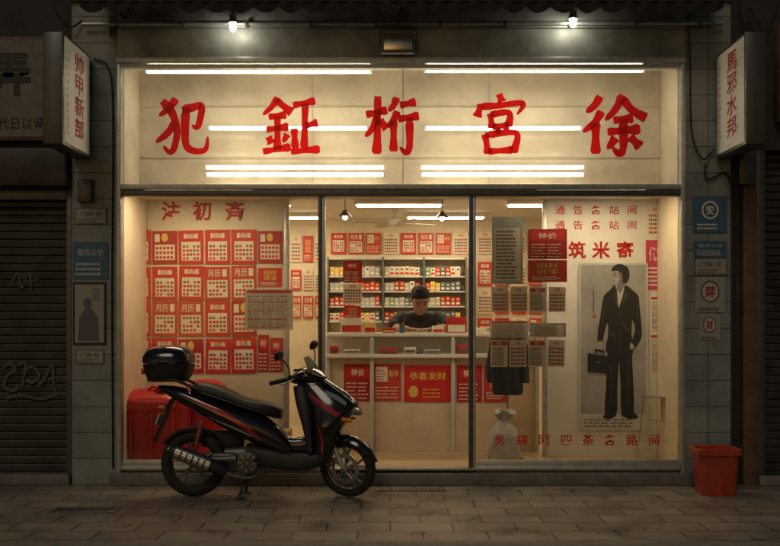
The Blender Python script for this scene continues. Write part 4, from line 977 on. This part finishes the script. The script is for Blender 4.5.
b.tube([(-.98,-.05,1.0),(-.98,.05,1.0)],.013,m_blkm,10); b.box(-.93,-.12,.985,-.66,.12,1.0,m_blkm,.005); D(b,'luggage_rack')
bx0,bx1=L(142,0)[0],L(192,0)[0]; bc=(bx0+bx1)/2; bh=(bx1-bx0)/2
def S2(z,hx,hy,n=3.2,xo=0): return ((bc+xo,0,z),(1,0,0),(0,1,0),hx,hy,n)
b=B(); b.loft([S2(1.0,bh*.72,.15),S2(1.02,bh*.82,.17),S2(1.08,bh*.93,.19),S2(1.135,bh*.98,.20),S2(1.14,bh*.94,.195)],m_blkm,40); D(b,'top_box')
b=B(); b.loft([S2(1.145,bh*.97,.198),S2(1.155,bh*1.0,.205),S2(1.20,bh*.99,.20),S2(1.25,bh*.90,.18,2.9,.005),S2(1.283,bh*.68,.14,2.6,.01),S2(1.297,bh*.36,.08,2.4,.012),S2(1.30,bh*.1,.02,2,.012)],m_blk,40); D(b,'box_lid')
b=B(); b.box(bc-.10,-.211,1.125,bc-.04,-.19,1.165,m_blkm,.006); b.box(bc+.05,-.211,1.125,bc+.11,-.19,1.165,m_blkm,.006); b.box(bx0-.006,-.09,1.05,bx0+.03,.09,1.10,m_rlens,.006); D(b,'box_latch')
b=B(); b.loftx([(-.52,.37,.24,.05),(-.40,.40,.22,.06),(-.22,.42,.20,.075),(-.05,.42,.18,.085),(.06,.38,.20,.07)],m_eng,4,3,24,y=.06); 
b.lathe([(0.001,-.16),(.06,-.16),(.085,-.155),(.092,-.13),(.092,-.02),(0.001,-.02)],(-.10,0,.31),m_eng,32,close=False)
for k in range(8): a=2*math.pi*k/8; b.tube([(-.10+.02*math.cos(a),-.164,.31+.02*math.sin(a)),(-.10+.075*math.cos(a+.3),-.164,.31+.075*math.sin(a+.3))],.006,m_blkm,6)
for k in range(6): b.box(-.01+.018*k,-.11,.24,-.002+.018*k,.05,.40,m_eng,.002)
b.box(-.42,-.09,.30,-.22,.02,.38,m_eng,.02); b.tube([(rwx,-.09,rwz),(-.40,-.095,.33),(-.2,-.1,.34)],[.03,.026,.03],m_eng,12)
b.loftx([(-.55,.52,.42,.03),(-.45,.56,.40,.05),(-.25,.55,.40,.05),(-.18,.50,.42,.03)],m_blkm,4,3,20,y=.12); D(b,'engine')
b=B(); b.tube([(.02,-.06,.25),(-.08,-.11,.18),(-.22,-.14,.20),(-.30,-.15,.24)],.016,m_eng,10,smooth=4)
p0=Vector((-.27,-.155,.235)); p1=Vector((-.76,-.165,.42)); dd=(p1-p0)
b.tube([p0,p0+dd*.06,p0+dd*.3,p0+dd*.9,p0+dd*.97,p1],[.025,.045,.056,.060,.052,.03],m_blkm,20); b.tube([p1-dd*.02,p1+dd*.03],.016,m_chr,12); D(b,'exhaust')
b=B(); nrm=Vector((0,-1,0)); zz=dd.normalized().cross(nrm).normalized()
def arcpl(t0,t1,a0,a1,r,m):
    rs=[]
    for t in (t0,t1):
        rs.append([p0+dd*t+(nrm*math.cos(a)+zz*math.sin(a))*r for a in [a0+(a1-a0)*k/8 for k in range(9)]]+[p0+dd*t+(nrm*math.cos(a)+zz*math.sin(a))*(r-.004) for a in [a1+(a0-a1)*k/8 for k in range(9)]])
    b.rings(rs,m)
arcpl(.28,.88,-.9,.9,.070,m_chr)
for k in range(5): arcpl(.36+k*.1,.385+k*.1,-.5,.5,.073,m_ink)
D(b,'heat_shield')
b=B(); s0=Vector((rwx+.02,-.10,rwz+.06)); s1=Vector((-.50,-.12,.66)); b.tube([s0,s1],.012,m_chr,10); q=[]
for k in range(90):
    t=k/89; a=k*.65; p=s0+(s1-s0)*(.2+.7*t); q.append(p+Vector((math.cos(a)*.026,math.sin(a)*.026,0)))
b.tube(q,.005,m_pred,6); D(b,'shock_absorber')
b=B(); b.tube([(-.10,.03,.24),(-.14,-.06,.14),(-.17,-.13,.02)],.012,m_blkm,10); b.tube([(-.10,.03,.24),(-.14,.1,.14),(-.17,.15,.02)],.012,m_blkm,10); b.tube([(-.20,-.14,.012),(-.12,-.13,.012)],.012,m_blkm,8); b.tube([(-.20,.15,.012),(-.12,.15,.012)],.012,m_blkm,8); D(b,'stand')
b=B(); b.tube([(-.02,-.15,.33),(-.03,-.23,.34)],.014,m_rub,10); b.tube([(-.02,-.13,.36),(-.12,-.15,.30)],.01,m_chr,8); D(b,'footrest')

# ------------------------------------------------------------ world, sun, camera
w=bpy.data.worlds.new('World'); scn.world=w; w.use_nodes=True; nt=w.node_tree; bg=nt.nodes['Background']
sky=nt.nodes.new('ShaderNodeTexSky'); sky.sky_type='NISHITA'; sky.sun_disc=False; sky.sun_elevation=R(6); sky.sun_rotation=R(198)
nt.links.new(sky.outputs[0],bg.inputs[0]); bg.inputs[1].default_value=.017
sd=bpy.data.lights.new('sun_lamp','SUN'); sd.energy=.34; sd.angle=R(20); sd.color=(1,.86,.68); so=bpy.data.objects.new('sun_lamp',sd); COL.objects.link(so); so.rotation_euler=(R(48),0,R(-18))
cd=bpy.data.cameras.new('camera'); co=bpy.data.objects.new('camera',cd); COL.objects.link(co); co.location=(0,-9,1.5); co.rotation_euler=(R(90),0,0)
cd.sensor_width=36; cd.lens=F/780*36; cd.shift_y=49/780; cd.clip_end=500; cd.clip_start=.1; scn.camera=co
scn.view_settings.view_transform='Standard'; scn.view_settings.look='None'; scn.view_settings.exposure=0
